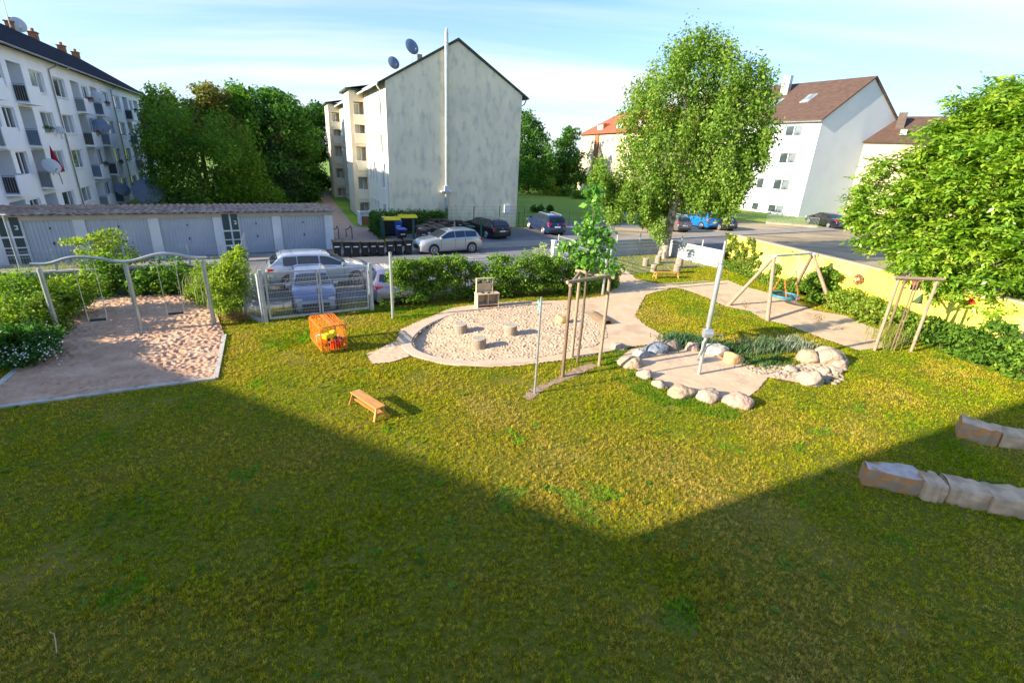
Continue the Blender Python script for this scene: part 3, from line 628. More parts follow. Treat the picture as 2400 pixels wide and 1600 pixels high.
b=MB(); b.bx(Wd-1.3,Wd-.75,-.12,-.003,1.3,2.0); b.build('meter_box',M['white'],MBd)
def mbp(x,y,z): v=Vector(MBo)+Vector((A.x,A.y))*x+Vector((B.x,B.y))*y; return (v.x,v.y,z)
dish('roof_dish','larger grey dish standing on the middle roof beside the gable edge',mbp(3.0,3.2,14.3),135,.62,'dish','dishes on the middle roof',20,1.3)
dish('roof_dish','smaller grey dish lower on the middle roof near the eaves',mbp(1.35,2.8,12.9),140,.5,'dish','dishes on the middle roof',20,1.0)
t=thing('entrance_porch','pale house entrance with a brown grille at the foot of the stair bay','porch',G(858,529),rot(AZ))
b=MB(); b.bx(-.45,-.33,0,1.6,0,1.1); b.bx(.55,.67,0,1.6,0,1.1); b.bx(-.45,.67,-.05,.1,1.1,1.25); b.build('frame',M['whiterender'],t); MB().bx(-.3,.52,.1,.15,.05,.75).build('grille',M['brick'],t); MB().bx(-.3,.52,.1,.15,.8,1.08).build('panel',M['garagewall'],t)
# ---- garages
g0=G(594,594); GZ=57.5
GR=thing('garage_row','row of garages with blue grey steel doors under a pantile roof','garages',g0,rot(GZ))
doors=[(1.72,4.28),(-.5,1.24),(-4.38,-1.85),(-7.5,-4.88),(-9.88,-7.98),(-13.8,-11.1),(-16.9,-14.2)]
b=MB(); ops=[(a,c,0.01,2.18) for a,c in doors]; facade(b,-18.,4.79,-.1,2.36,ops,.18); b.poly([(4.79,0,-.1),(4.79,5.4,-.1),(4.79,5.4,2.2),(4.79,0,2.36)]); b.poly([(-18,5.4,-.1),(-18,5.4,2.2),(4.79,5.4,2.2),(4.79,5.4,-.1)]); b.poly([(-18,0,-.1),(-18,0,2.36),(-18,5.4,2.2),(-18,5.4,-.1)])
b.build('wall',M['garagewall'],GR)
MB().bx(-18,4.83,-.06,-.003,2.2,2.43).build('fascia',M['fascia'],GR,bevel=.01)
def doormesh(w):
    b=MB(); n=int(w/.155); s=w/n
    for i in range(n): x=i*s; b.add([(x,.16,0),(x+s*.62,.16,0),(x+s*.72,.095,0),(x+s*.9,.095,0),(x+s,.16,0),(x,.16,2.16),(x+s*.62,.16,2.16),(x+s*.72,.095,2.16),(x+s*.9,.095,2.16),(x+s,.16,2.16)],[(0,1,6,5),(1,2,7,6),(2,3,8,7),(3,4,9,8)])
    return b
for a,c in doors:
    o=doormesh(c-a-.02).build('door',M['garagedoor'],GR,loc=(a+.01,0,.015)); m=(c-a)/2
    MB().bx(m-.03,m+.03,.06,.12,.93,1.07).build('handle',M['black'],o); MB().bx(m-.035,m+.035,.09,.13,1.72,1.80).build('lock',M['black'],o)
# pantiles: real corrugation, stepped twice
xs=np.arange(-18.3,5.0,.045); V=[];Fq=[]
ys=[-.34,1.55,1.55,3.5,3.5,5.6]; zz=[2.43,2.43,2.38,2.36,2.31,2.28]
X=np.repeat(xs[None,:],6,0); ph=(X/.34*2*PI); Zc=(np.abs(np.sin(ph/2))**.8)*.085
Y=np.repeat(np.array(ys)[:,None],len(xs),1)+.02*np.sin(np.floor(X/.34)*2.3); Z=np.array(zz)[:,None]+.03+Zc-.02*np.random.default_rng(1).random((1,len(xs)))*.4
w_=len(xs); V=np.concatenate([np.stack([X,Y,Z],2).reshape(-1,3),np.stack([X,Y,Z-.035],2).reshape(-1,3)]); Fl=[]
for r in range(5):
    for i in range(w_-1): a=r*w_+i; Fl.append((a,a+1,a+w_+1,a+w_)); a+=6*w_; Fl.append((a,a+w_,a+w_+1,a+1))
for i in range(w_-1): Fl.append((i,6*w_+i,6*w_+i+1,i+1))
rf=npobj('roof',npmesh('roof',V,np.array(Fl),M['pantile'],smooth=True),GR)
for xa in (-1.4,-10.78):
    o=MB().bx(xa,xa+.86,-.05,-.004,.02,2.42).build('notice_panel',M['garagewall'],GR)
    b=MB()
    for z0,z1 in ((.06,.50),(.58,.86),(.92,1.36),(1.45,2.36)):
        b.bx(xa+.03,xa+.39,-.07,-.052,z0,z1); b.bx(xa+.48,xa+.83,-.07,-.052,z0,z1)
    b.build('dark_panel',M['signdark'],o,bevel=.01)
    b=MB(); b.bx(xa+.62,xa+.74,-.09,-.075,1.93,1.97); b.bx(xa+.70,xa+.74,-.09,-.075,1.82,1.925); b.bx(xa+.62,xa+.74,-.09,-.075,1.77,1.815); b.build('mark',M['white'],o)
# ---- white block at the right
wx,wy=G(1870,508); WB=thing('white_apartment_house','tall white house with a brown roof, skylights and paired windows','apartment house',(wx,wy),0)
a1,a2=149.2,69.; TW=(0,0,rot(a1)); d1=dirv(a1); d2=dirv(a2); wl_=28.; EHw=12.95; RHw=18.45; Wg=15.3
wr=[(10.78,12.13),(7.1,8.55),(3.4,4.9),(.15,1.25)]; ops=[];wl=[]
for base in (0,8.8,17.6):
    for z0,z1 in wr:
        ops.append((-(base+5.0),-(base+2.45),z0,z1)); wl.append((-(base+5.0),2.55,z0,z1-z0,(.5,)))
        ops.append((-(base+7.75),-(base+6.55),z0,z1)); wl.append((-(base+7.75),1.2,z0,z1-z0,()))
b=MB(); plate(b,TW); facade(b,-wl_,0,-.2,EHw,ops,.2); b.M=Matrix.Identity(4)
e=d2*Wg; f=-d1*wl_; m_=d2*(Wg/2)
def P3(v,z): return (v.x,v.y,z)
b.poly([P3(Vector((0,0,0)),-.2),P3(e,-.2),P3(e,EHw),P3(m_,RHw),P3(Vector((0,0,0)),EHw)])
b.poly([P3(f,-.2),P3(f,EHw),P3(m_+f,RHw),P3(e+f,EHw),P3(e+f,-.2)]); b.poly([P3(e,-.2),P3(e+f,-.2),P3(e+f,EHw),P3(e,EHw)])
b.build('wall',M['whiterender'],WB)
for (x,w,z,h,mu) in wl: window(WB,TW,x,z,w,h,mu,'pane',True,.17)
b=MB(); o1=-d2*.45-Vector((0,0,.32)); o2=d2*.45-Vector((0,0,.32)); g1=d1*.3; up=Vector((0,0,.18))
def roofslab(b,A_,B_,dn,t):
    vs=[A_,B_,B_+dn,A_+dn]; vs=[Vector(v) for v in vs]; b.add([tuple(v) for v in vs]+[tuple(v+Vector((0,0,t))) for v in vs],[(0,3,2,1),(4,5,6,7),(0,1,5,4),(1,2,6,5),(2,3,7,6),(3,0,4,7)])
rid=Vector((m_.x,m_.y,RHw+.03)); el=Vector((0,0,EHw+.03))+(-d2*.45-Vector((0,0,.38))); er=Vector((e.x,e.y,EHw+.03))+d2*.45-Vector((0,0,.38))
roofslab(b,rid+g1,rid+f,el-rid,.22); roofslab(b,rid+g1,rid+f,er-rid,.22)
rf=b.build('roof',M['brownroof'],WB)
nr=(el-rid).normalized()
for s,t0,t1,w in ((5.,.36,.56,1.3),(9.6,.42,.6,1.3),(15.,.40,.6,1.3),(20,.4,.6,1.3)):
    b=MB(); p=rid-d1*s; roofslab(b,p+(el-rid)*t0+Vector((0,0,.23)),p-d1*w+(el-rid)*t0+Vector((0,0,.23)),(el-rid)*(t1-t0),.09); b.build('skylight',M['panecurt'],rf)
p=rid-d1*10.9+(el-rid)*.26; b=MB(); b.M=Matrix.Translation((p.x,p.y,0))@Matrix.Rotation(rot(a1),4,'Z'); b.bx(-.6,.6,-.35,.35,RHw-2.2,RHw+1.1); b.build('chimney',M['mast'],rf)
b=MB(); q=el+Vector((0,0,-.05)); b.tube([q+g1,q-d1*wl_],.09,8); b.build('gutter',M['tin'],WB)
# ---- peach house far back
px_,py_=G(1353,444); PH=thing('peach_house','far peach coloured house with a red hipped roof and brown stair bays','apartment house',(px_,py_),rot(164)); L_=31.
ops=[];wl=[]
for s in [x for x in range(1,30) if x%9 in (1,3,5)]:
    for z in (9.1,6.2,3.3,.6): ops.append((s+.2,s+1.3,z,z+1.25)); wl.append((s+.2,z))
b=MB(); facade(b,-.4,L_,-.2,11.,ops,.15); b.poly([(-.4,0,-.2),(-.4,0,11),(-.4,11,11),(-.4,11,-.2)]); b.poly([(-.4,11,-.2),(-.4,11,11),(L_,11,11),(L_,11,-.2)]); b.poly([(L_,0,-.2),(L_,11,-.2),(L_,11,11),(L_,0,11)]); b.build('wall',M['peach'],PH)
for s,z in wl: window(PH,(0,0,0),s,z,1.1,1.25,(.5,),'pane',False,.1)
for s in (7.2,25.2): MB().bx(s,s+1.7,-.25,-.003,-.1,11.1).build('stair_bay',M['brick'],PH)
b=MB(); r0=(-1,-.6,11.0);r1=(L_+.5,-.6,11.0);r2=(L_+.5,11.6,11.0);r3=(-1,11.6,11.0);t0=(5,5.5,15.2);t1=(L_-5,5.5,15.2)
b.add([r0,r1,r2,r3,t0,t1],[(0,1,5,4),(1,2,5),(2,3,4,5),(3,0,4),(0,3,2,1)]); rf=b.build('roof',M['redroof'],PH)
for s in (5.5,14,22): 
    o=MB().bx(s,s+3.0,.8,4,11.6,13.0).build('dormer',M['redroof'],rf); MB().bx(s+.3,s+2.7,.76,.797,11.85,12.7).build('pane',M['white'],o)
b=MB(); b.bx(13.8,14.8,5,6,14,16.6); b.build('chimney',M['brick'],rf)
# ---- house with a brown roof beyond the white one
FH=thing('distant_house','cream house with a brown roof, half hidden behind the big leafy tree','house',(51.7,73.6),rot(126))
b=MB(); b.bx(-14.,30,0,10,-.2,10.5); b.build('wall',M['peach'],FH); b=MB(); b.xprism([(-.5,10.4),(5,14.2),(10.5,10.4)],-14.6,30.6); rf=b.build('roof',M['brownroof'],FH)
b=MB(); b.bx(-.4,.6,2.4,3.3,12,14.5); b.build('chimney',M['brownpl'],rf); b=MB(); b.bx(0.4,1.1,.75,1.9,11.5,12.2); b.build('skylight',M['white'],rf)
# ---- unseen blocks added outside the frame, shaped to cast the long shadows
u_=Vector((.899,.438,0)); w_=Vector((-.438,.899,0))
def sbox(name,label,s0,s1,t0,t1,z0a,z0b,m,roof):
    """prism between depths s0..s1 along the sun and t0..t1 across; height falls from z0a (t0) to z0b (t1)"""
    t=thing(name,label,'building',tuple((u_*s0+w_*t0)[:2]),0)
    p=[u_*s0+w_*t0,u_*s1+w_*t0,u_*s1+w_*t1,u_*s0+w_*t1]; o=p[0]; p=[v-o for v in p]; z=[z0a,z0a,z0b,z0b]
    b=MB(); b.add([(v.x,v.y,-.2) for v in p]+[(v.x,v.y,h) for v,h in zip(p,z)],[(0,3,2,1),(0,1,5,4),(1,2,6,5),(2,3,7,6),(3,0,4,7),(4,5,6,7)]); b.build('wall',M[m],t)
    b=MB(); b.add([(v.x,v.y,h+.01) for v,h in zip(p,z)]+[(v.x,v.y,h+.16) for v,h in zip(p,z)],[(0,3,2,1),(4,5,6,7),(0,1,5,4),(1,2,6,5),(2,3,7,6),(3,0,4,7)]); b.build('roof',M[roof],t)
te=math.tan(math.radians(20.))
sA=-24.
sbox('shadow_block','kindergarten building at the viewer\'s back, outside the photo',sA,-15.,-9.,5.2,13.5,13.5,'cream','brownroof')
hA=lambda t:(5.1-.79*(t-5.16)-(-22.))*te-.16
sbox('sloped_shadow_block','unseen sloping block left of the viewer, shaped to cast shade, outside the photo',-28.,-24.1,4.4,21.,hA(4.4)+2.1*te,hA(21.)+2.1*te,'cream','brownroof')
# ================================================================== playground things
def loc2(o,az,s,n=0): v=dirv(az)*s+dirv(az-90)*n; return (o[0]+v.x,o[1]+v.y)
# swing frame with the wavy beam
so_=G(143,796); sz=61.8
t=thing('swing_set','metal swing frame with a wavy top rail on three leaning-free posts','swing frame',so_,rot(sz))
wave=[(-.17,2.5),(.26,2.5),(.7,2.64),(1.06,2.67),(1.51,2.60),(1.84,2.5),(2.15,2.46),(2.48,2.51),(2.89,2.63),(3.25,2.68),(3.67,2.61),(4.04,2.51),(4.46,2.48)]
MB().tube([(s,0,z) for s,z in ease(wave)],.048,10).build('top_rail',M['mast'],t,smooth=True)
for s in (0,2.15,4.32):
    b=MB(); b.tube([(s,0,-.1),(s,0,2.36)],.068,12); b.tube([(s,0,2.36),(s,0,2.5)],.03,8); b.build('post',M['mast'],t,smooth=True)
t['label']='metal swing frame with a wavy top rail on three upright posts'
first=None
for (s,z,zt,lb) in ((1.08,.58,2.58,'black swing seat nearer the left post, hanging over the sand'),(3.24,.58,2.66,'black swing seat on the right half of the wavy frame')):
    x,y=loc2(so_,sz,s)
    if first is None:
        first=t=thing('swing',lb,'swing',(x,y,z),rot(sz),'swings on the wavy frame')
        MB().bx(-.22,.22,-.09,.09,-.03,.015).build('seat',M['rubber'],t,bevel=.012)
        for sg in (-1,1):
            b=MB(); b.tube([(sg*.235,-.07,.0),(sg*.25,0,.14),(sg*.265,0,zt-z-.03)],.011,5); b.build('rope',M['rope'],t)
            b=MB(); b.lathe((sg*.265,0,zt-z-.02),[(.03,-.03),(.03,.03)],8); b.build('hook',M['tin'],t)
    else: dup(first,(x,y,z),rot(sz),lb)
# benches
def bench(loc,rz,L,W,Hh,label,group=None):
    t=thing('low_bench',label,'bench',loc,rz,group)
    b=MB(); b.bx(-L/2,L/2,-W/2,-.004,Hh-.035,Hh); b.build('seat_board',M['orangewood'],t,bevel=.006); b=MB(); b.bx(-L/2,L/2,.004,W/2,Hh-.035,Hh); b.build('seat_board',M['orangewood'],t,bevel=.006)
    for sx in (-1,1):
        for sy in (-1,1):
            b=MB(); b.bar((sx*(L/2-.07),sy*(W/2-.05),Hh-.036),(sx*(L/2-.03),sy*(W/2+.05),0),.045,.05); b.build('leg',M['orangewood'],t)
        b=MB(); b.bx(sx*(L/2-.06)-.02,sx*(L/2-.06)+.02,-W/2+.0,W/2-.0,.10,.15); b.build('crossbar',M['orangewood'],t)
    b=MB(); b.bx(-L/2+.07,L/2-.07,-.085,.085,.151,.172); b.build('lower_board',M['orangewood'],t)
    return t
bench((-3.61,10.88,0),math.atan2(-.87,.94)+.08-.06,1.22,.27,.36,'orange wooden bench alone on the near lawn')
p=G(1560,652); bench((p[0],p[1],0),rot(78),1.5,.30,.38,'orange wooden bench near the log seats under the big birch')
# orange wire cage on castors
c0=Vector(G(755.5,824.6,.1)).to_3d(); c1=Vector(G(815,814,.1)).to_3d()
ux=(c1-c0).normalized(); ang=math.atan2(ux.y,ux.x); CW,CL,CH=.80,1.30,.82
t=thing('toy_cage','orange wire cage on castors holding toys, standing on the lawn','cage trolley',(c0.x,c0.y,0),ang)
def frame_loop(b,pts,r=.018): b.tube(pts+[pts[0]],r,6)
z0,z1=.10,.10+CH
b=MB()
for y in (0,CL): frame_loop(b,[(0.05,y,z0),(CW-.05,y,z0),(CW,y,z0+.06),(CW,y,z1-.06),(CW-.05,y,z1),(0.05,y,z1),(0,y,z1-.06),(0,y,z0+.06)],.02)
for x in (0,CW):
    for z in (z0+.03,z1-.03): b.tube([(x,0,z),(x,CL,z)],.02,6)
b.tube([(0,0,.48),(0,CL,.48)],.012,6); b.bx(CW/2-.045,CW/2+.045,0,CL,z1-.012,z1+.016); b.bx(CW/2+.10,CW/2+.13,0,CL,z1-.012,z1+.012)
b.build('frame',M['orange'],t,smooth=True)
def wires(nm,fn,n):
    b=MB()
    for i in range(n): b.tube(fn((i+.5)/n),.0075,4)
    b.build(nm,M['orange'],t)
wires('top_grille',lambda q:[(CW*q,0,z1),(CW*q,CL,z1)],11)
wires('side_grille',lambda q:[(0,0,z0+CH*q),(0,CL,z0+CH*q)],12); wires('side_grille',lambda q:[(CW,0,z0+CH*q),(CW,CL,z0+CH*q)],12)
wires('end_grille',lambda q:[(CW*q,0,z0),(CW*q,0,z0+CH*.55)],10); wires('end_grille',lambda q:[(CW*q,CL,z0),(CW*q,CL,z1)],10); wires('floor_grille',lambda q:[(CW*q,0,z0),(CW*q,CL,z0)],12)
for x in (.06,CW-.06):
    for y in (.07,CL-.07):
        b=MB(); b.lathe((x,y,.045),[(.045,-.015),(.045,.015)],12,'x'); b.bx(x-.022,x+.022,y-.02,y+.02,.05,.1); b.build('castor',M['rubber'],t)
def inc(x,y,z): v=Matrix.Rotation(ang,4,'Z')@Vector((x,y,0)); return (c0.x+v.x,c0.y+v.y,z)
def toytruck(lbl,x,y,z,m,rz,k=1.):
    t=thing('toy_truck',lbl,'toy',inc(x,y,z),ang+rz)
    MB().bx(-.2*k,.05*k,-.1*k,.1*k,.05,.2*k).build('tipper',M[m],t,bevel=.015); MB().bx(.07*k,.2*k,-.09*k,.09*k,.05,.24*k).build('cab',M[m],t,bevel=.02)
    for sx in (-.12,.13):
        for sy in (-1,1): MB().lathe((sx*k,sy*.1*k,.05),[(.05*k,-.02),(.05*k,.02)],12,'y').build('wheel',M['black'],t)
toytruck('yellow toy truck on top of the heap in the orange cage',.32,.18,.42,'yellowpl',.4,1.1)
toytruck('orange toy lorry under the yellow truck in the cage',.28,.55,.14,'orange',-.5,1.3)
def bucket(lbl,x,y,z,m,r=.11):
    t=thing('toy_bucket',lbl,'toy',inc(x,y,z),.3); b=MB(); b.lathe((0,0,0),[(r*.7,0),(r,.2),(r*.94,.2),(r*.66,.02)],14); b.build('pail',M[m],t,smooth=True); b=MB(); b.tube([(r,0,.19),(r*.7,0,.27),(0,0,.3),(-r*.7,0,.27),(-r,0,.19)],.008,5); b.build('handle',M['white'],t)
bucket('red toy bucket low in the front right of the orange cage',.55,.14,.13,'red',.12); bucket('red toy pail behind the front bucket in the orange cage',.66,.40,.13,'red',.14); bucket('bright red tub at the front edge of the orange cage',.38,.10,.13,'red',.09)
t=thing('toy_block','pale wooden block lying at the back left of the cage','toy',inc(.2,.85,.13),ang+.4); MB().bx(-.14,.14,-.07,.07,0,.12).build('block',M['woodpale'],t,bevel=.01)
t=thing('toy_block','white toy box leaning at the left side of the cage','toy',inc(.2,1.1,.13),ang-.3); MB().bx(-.1,.1,-.08,.08,0,.16).build('block',M['white'],t,bevel=.01)
# log stumps
def stump(loc,r,h,label,group,seed,zz=0):
    t=thing('log_seat',label,'log seat',(loc[0],loc[1],zz),0,group); R=random.Random(seed); n=18
    pr=[1+R.uniform(-.07,.07) for _ in range(n)]; pr=[(pr[i]+pr[i-1])/2 for i in range(n)]
    p=[(r*pr[i]*math.cos(2*PI*i/n),r*pr[i]*math.sin(2*PI*i/n)) for i in range(n)]
    b=MB(); vs=[(x*1.04,y*1.04,-.15) for x,y in p]+[(x,y,h-.015) for x,y in p]; b.add(vs,[(i,(i+1)%n,n+(i+1)%n,n+i) for i in range(n)]); b.build('bark_side',M['stumpside'],t,smooth=True)
    b=MB(); vs=[(x,y,h-.015) for x,y in p]+[(x*.93,y*.93,h) for x,y in p]; b.add(vs,[(i,(i+1)%n,n+(i+1)%n,n+i) for i in range(n)]+[tuple(n+i for i in range(n))]); b.build('cut_top',M['stumptop'],t); return t
stump(G(1080,776),.235,.30,'log stump in the sandpit nearest the play kitchen','stumps in the sandpit',1)
stump(G(1196,785),.235,.40,'taller log stump in the sandpit, middle of three','stumps in the sandpit',2)
stump(G(1122,814),.25,.36,'log stump in the sandpit nearest the lawn','stumps in the sandpit',3)
for i,(u,v,r,h,l) in enumerate([(1512,623,.19,.5,'leftmost log seat under the birch'),(1541,617,.19,.52,'log seat just in front of the birch trunk'),(1531,637,.18,.45,'short log seat left of the orange bench, behind it'),(1590,628,.24,.62,'tallest log seat at the right of the circle under the birch'),(1585,640,.21,.50,'log seat directly behind the right end of the orange bench')]):
    stump(G(u,v),r,h,l,'log seats under the birch',10+i)
# stone and hollow half log in the sandpit
def rock(name,label,loc,r,m,seed,group=None,flat=.65,rz=0,cat='boulder',sub=4,rough=.22,z=None):
    import bmesh
    bm=bmesh.new(); bmesh.ops.create_icosphere(bm,subdivisions=sub,radius=1); R=random.Random(seed); o=[(R.uniform(-9,9),R.uniform(-9,9),R.uniform(-9,9)) for _ in range(3)]
    from mathutils import noise
    pl=[(Vector((R.gauss(0,1),R.gauss(0,1),R.gauss(0,.6))).normalized(),R.uniform(.72,.95)) for _ in range(7)]
    for v in bm.verts:
        d=v.co.normalized(); k=1+rough*1.6*noise.noise(d*1.1+Vector(o[0]))+rough*.55*noise.noise(d*3+Vector(o[1]))+rough*.22*noise.noise(d*8+Vector(o[2]))
        for n,c in pl:
            q=d.dot(n)*k
            if q>c: k*=c/q*.7+.3
        v.co=Vector((d.x*k*r[0],d.y*k*r[1],d.z*k*r[2]))
    me=bpy.data.meshes.new(name); bm.to_mesh(me); bm.free(); me.materials.append(M[m])
    for p in me.polygons: p.use_smooth=True
    ob=bpy.data.objects.new(name,me); C.objects.link(ob); ob.location=(loc[0],loc[1],(r[2]*.45 if z is None else z)); ob.rotation_euler=(0,0,rz)
    return tag(ob,label,cat,group)
p=G(1315,757); rock('sand_rock','tan rock lying in the sandpit behind the tree stakes',p,(.30,.24,.24),'stoneorange',5)
t=thing('hollow_log','half hollow log lying in the sand at the right end of the sandpit','log',(*G(1408,752),-.02),rot(158)+PI)
b=MB(); n=14; vs=[]
for x in (-.55,.55):
    for r in (.27,.21): vs+=[(x,r*math.cos(PI*i/n),r*1.0*math.sin(PI*i/n)) for i in range(n+1)]
m_=n+1; fs=[]
for i in range(n): fs+=[(i,i+1,2*m_+i+1,2*m_+i),(m_+i+1,m_+i,3*m_+i,3*m_+i+1),(i+1,i,m_+i,m_+i+1),(2*m_+i,2*m_+i+1,3*m_+i+1,3*m_+i)]
fs+=[(0,2*m_,3*m_,m_),(n,m_+n,3*m_+n,2*m_+n)]
b.add(vs,fs); b.build('shell',M['post_dk'],t,smooth=True)
# play kitchen
kx,ky=G(1144,722); t=thing('play_kitchen','small wooden outdoor play kitchen against the hedge by the sandpit','play kitchen',(kx,ky,0),rot(66))
m='woodpale'
for x in (-.50,.47): MB().bx(x,x+.03,-.02,.40,0,.62).build('side_panel',M[m],t)
MB().bx(-.52,.52,-.05,.42,.625,.655).build('worktop',M[m],t,bevel=.004)
MB().bx(-.466,.466,.0,.40,.14,.17).build('shelf',M[m],t); MB().bx(-.015,.015,0,.38,.175,.62).build('divider',M[m],t); MB().bx(-.466,.466,.37,.39,.175,.62).build('back_board',M['woodpale'],t)
b=MB(); b.bx(-.46,-.43,.28,.40,.66,1.28); b.bx(.28,.31,.28,.40,.66,1.28); b.bx(-.43,.28,.28,.40,1.25,1.28); b.bx(-.43,.28,.28,.40,1.0,1.03); b.bx(-.43,.28,.38,.398,.66,1.0); b.build('upper_shelf',M[m],t)
b=MB(); b.bx(-.2,.0,.3,.36,1.04,1.16); b.build('drawer_box',M['stumptop'],t); b=MB(); b.lathe((.18,.16,.65),[(.12,-.06),(.13,.012),(.115,.012),(.10,-.05)],16); b.build('bowl',M['black'],t)
for (x,y) in ((.05,.1),(-.2,.18)): MB().lathe((x,y,.658),[(.08,0),(.08,.01)],14).build('hob_ring',M['black'],t)
# assembly point sign on its pole
sx_,sy_=G(1253,922); t=thing('sign_post','slim metal pole with a small green and white sign near its top','sign',(sx_,sy_,0),rot(-12))
MB().tube([(0,0,-.1),(0,0,2.82)],.03,10).build('pole',M['galv'],t,smooth=True); MB().lathe((0,0,2.82),[(.034,0),(.034,.03),(.01,.045)],10).build('cap',M['tin'],t)
t.rotation_euler=(0,0,0)
sg=thing('dummy','x','x'); bpy.data.objects.remove(sg)
va=math.atan2(-sy_,-sx_)
o=MB().bx(-.36,-.035,-.008,.008,2.36,2.70).build('sign_plate',mat('sign_green',(.0,.30,.17),rough=.4),t); o.rotation_euler=(0,0,math.radians(-79))
b=MB()
for qx,qz,dx,dz in ((-.33,2.66,1,-1),(-.065,2.66,-1,-1),(-.33,2.40,1,1),(-.065,2.40,-1,1)):
    b.poly([(qx,-.0095,qz),(qx+dx*.08,-.0095,qz),(qx,-.0095,qz+dz*.08)]); b.bar((qx+dx*.03,-.010,qz+dz*.03),(qx+dx*.085,-.010,qz+dz*.085),.002,.025)
b.lathe((-.197,-.0095,2.575),[(.022,-.001),(.022,.001)],10,'y'); b.bx(-.225,-.169,-.0105,-.0092,2.46,2.55)
b.build('sign_symbol',M['white'],o)
# tree support frame and red brown stake
tf=[G(1318,883),G(1340,838),G(1404,857)]
t=thing('tree_stake_frame','triangular frame of three tall wooden stakes around the young tree by the sandpit','tree support',(*tf[0],0),0)
hts=[3.06,2.78,2.92]; tops=[]
for i,(x,y) in enumerate(tf):
    dx,dy=x-tf[0][0],y-tf[0][1]; h=2.95; b=MB(); b.tube([(dx,dy,-.2),(dx,dy,h)],[.058,.05],10); b.build('stake',M['post_dk' if i==0 else 'post'],t,smooth=True); tops.append(Vector((dx,dy,h-.06)))
for i in range(3):
    p,q=tops[i],tops[(i+1)%3]; d=(q-p).normalized(); p2=p-d*.16+Vector((0,0,.05+.035*i)); q2=q+d*.16+Vector((0,0,.05+.035*i)); MB().tube([p2,q2],.055,10).build('cross_rail',M['post'],t,smooth=True)
yx,yy=G(1353,850)
YT=thing('young_tree','young tree with big fresh leaves growing up through the wooden stakes','tree',(yx,yy,0))
b=MB(); b.tube([(0,0,-.1),(.03,.02,1.5),(0.0,.0,3.0),(.03,.1,4.2),(.02,.05,5.2)],[.045,.04,.035,.028,.012],8); b.build('trunk',M['bark'],YT,smooth=True)
def rel(px,base,dep=0,sc=1.):
    out=[]
    D=math.hypot(*base); n=Vector((base[0],base[1])).normalized(); k=D/F*1.04
    for (u,v,r,*rest) in px:
        p=at(u,v,base); ry=rest[0] if rest else r
        for dd in ((0,) if not dep else (-dep,0,dep)):
            out.append((p.x-base[0]+n.x*dd*r*k,p.y-base[1]+n.y*dd*r*k,p.z,r*k*sc,r*k*sc,ry*k*sc))
    return out
LG=[(.035,.10,.012),(.06,.16,.018),(.10,.22,.025),(.15,.27,.035)]
crown('crown',rel([(1378,608,28,18),(1352,596,18,9),(1408,592,22,10),(1385,565,30,13),(1368,538,24,12),(1412,545,22,10),(1388,512,22,14),(1395,475,15,14),(1378,445,12,14),(1400,440,14,10),(1322,583,20,9),(1340,572,14,8),(1428,568,14,12),(1436,625,22,12)],(yx,yy)),1150,.155,LG,YT,11,.62,.25,.2,'leaf_gloss')
b=MB()
for q in ((.3,.1,3.6),(-.35,0,3.75),(.25,-.1,4.2),(-.3,.1,4.1),(.1,.1,4.7),(-.75,.1,3.9)): b.tube([(0.02,.02,q[2]-.55),(q[0],q[1],q[2])],[.015,.006],5)
b.build('branches',M['bark'],YT)
# tall sail masts
def mast(u,v,h,label,r=.06,m='mast'):
    t=thing('sail_mast',label,'mast',(*G(u,v),0)); MB().tube([(0,0,-.1),(0,0,h)],r,12).build('tube',M[m],t,smooth=True); MB().lathe((0,0,h),[(r*1.1,0),(r*1.1,.03),(r*.3,.05)],12).build('cap',M['tin'],t)
    b=MB(); b.lathe((r+.03,0,h-.12),[(.03,-.012),(.03,.012)],10,'y'); b.build('eyelet',M['tin'],t); return t
mast(921,746,2.62,'pale metal mast standing between the gate and the hedge'); mast(1412,690,3.15,'pale metal mast rising out of the hedge by the sand path',.065)
px_,py_=G(1637,878); t=thing('sail_mast','tall stepped metal mast with a hand winch standing in the stone-ringed sand','mast',(px_,py_,0))
b=MB(); b.tube([(0,0,-.1),(0,0,1.62)],.055,14); b.build('lower_tube',M['mast'],t,smooth=True); b=MB(); b.tube([(0,0,1.60),(0,0,1.66),(0,0,3.62),(0,0,3.66)],[.055,.078,.074,.06],14); b.build('upper_tube',M['mast'],t,smooth=True)
MB().tube([(0,0,3.66),(0,0,4.28)],.045,12).build('tip_tube',M['galv'],t,smooth=True); MB().lathe((0,0,3.6),[(.09,0),(.09,.05)],14).build('collar',M['tin'],t)
b=MB(); b.tube([(-.16,-.12,1.47),(.10,-.12,1.47)],.14,16); b.build('winch_drum',M['galv'],t,smooth=True); b=MB(); b.tube([(.1,-.12,1.46),(.46,-.10,1.42),(.50,-.10,1.25)],.012,6); b.build('winch_crank',M['galv'],t)
b=MB(); b.tube([(-.02,-.12,1.34),(-.12,-.10,1.15),(-.10,-.08,.9),(-.14,-.06,.7)],.02,6); b.build('strap',M['galvd'],t)
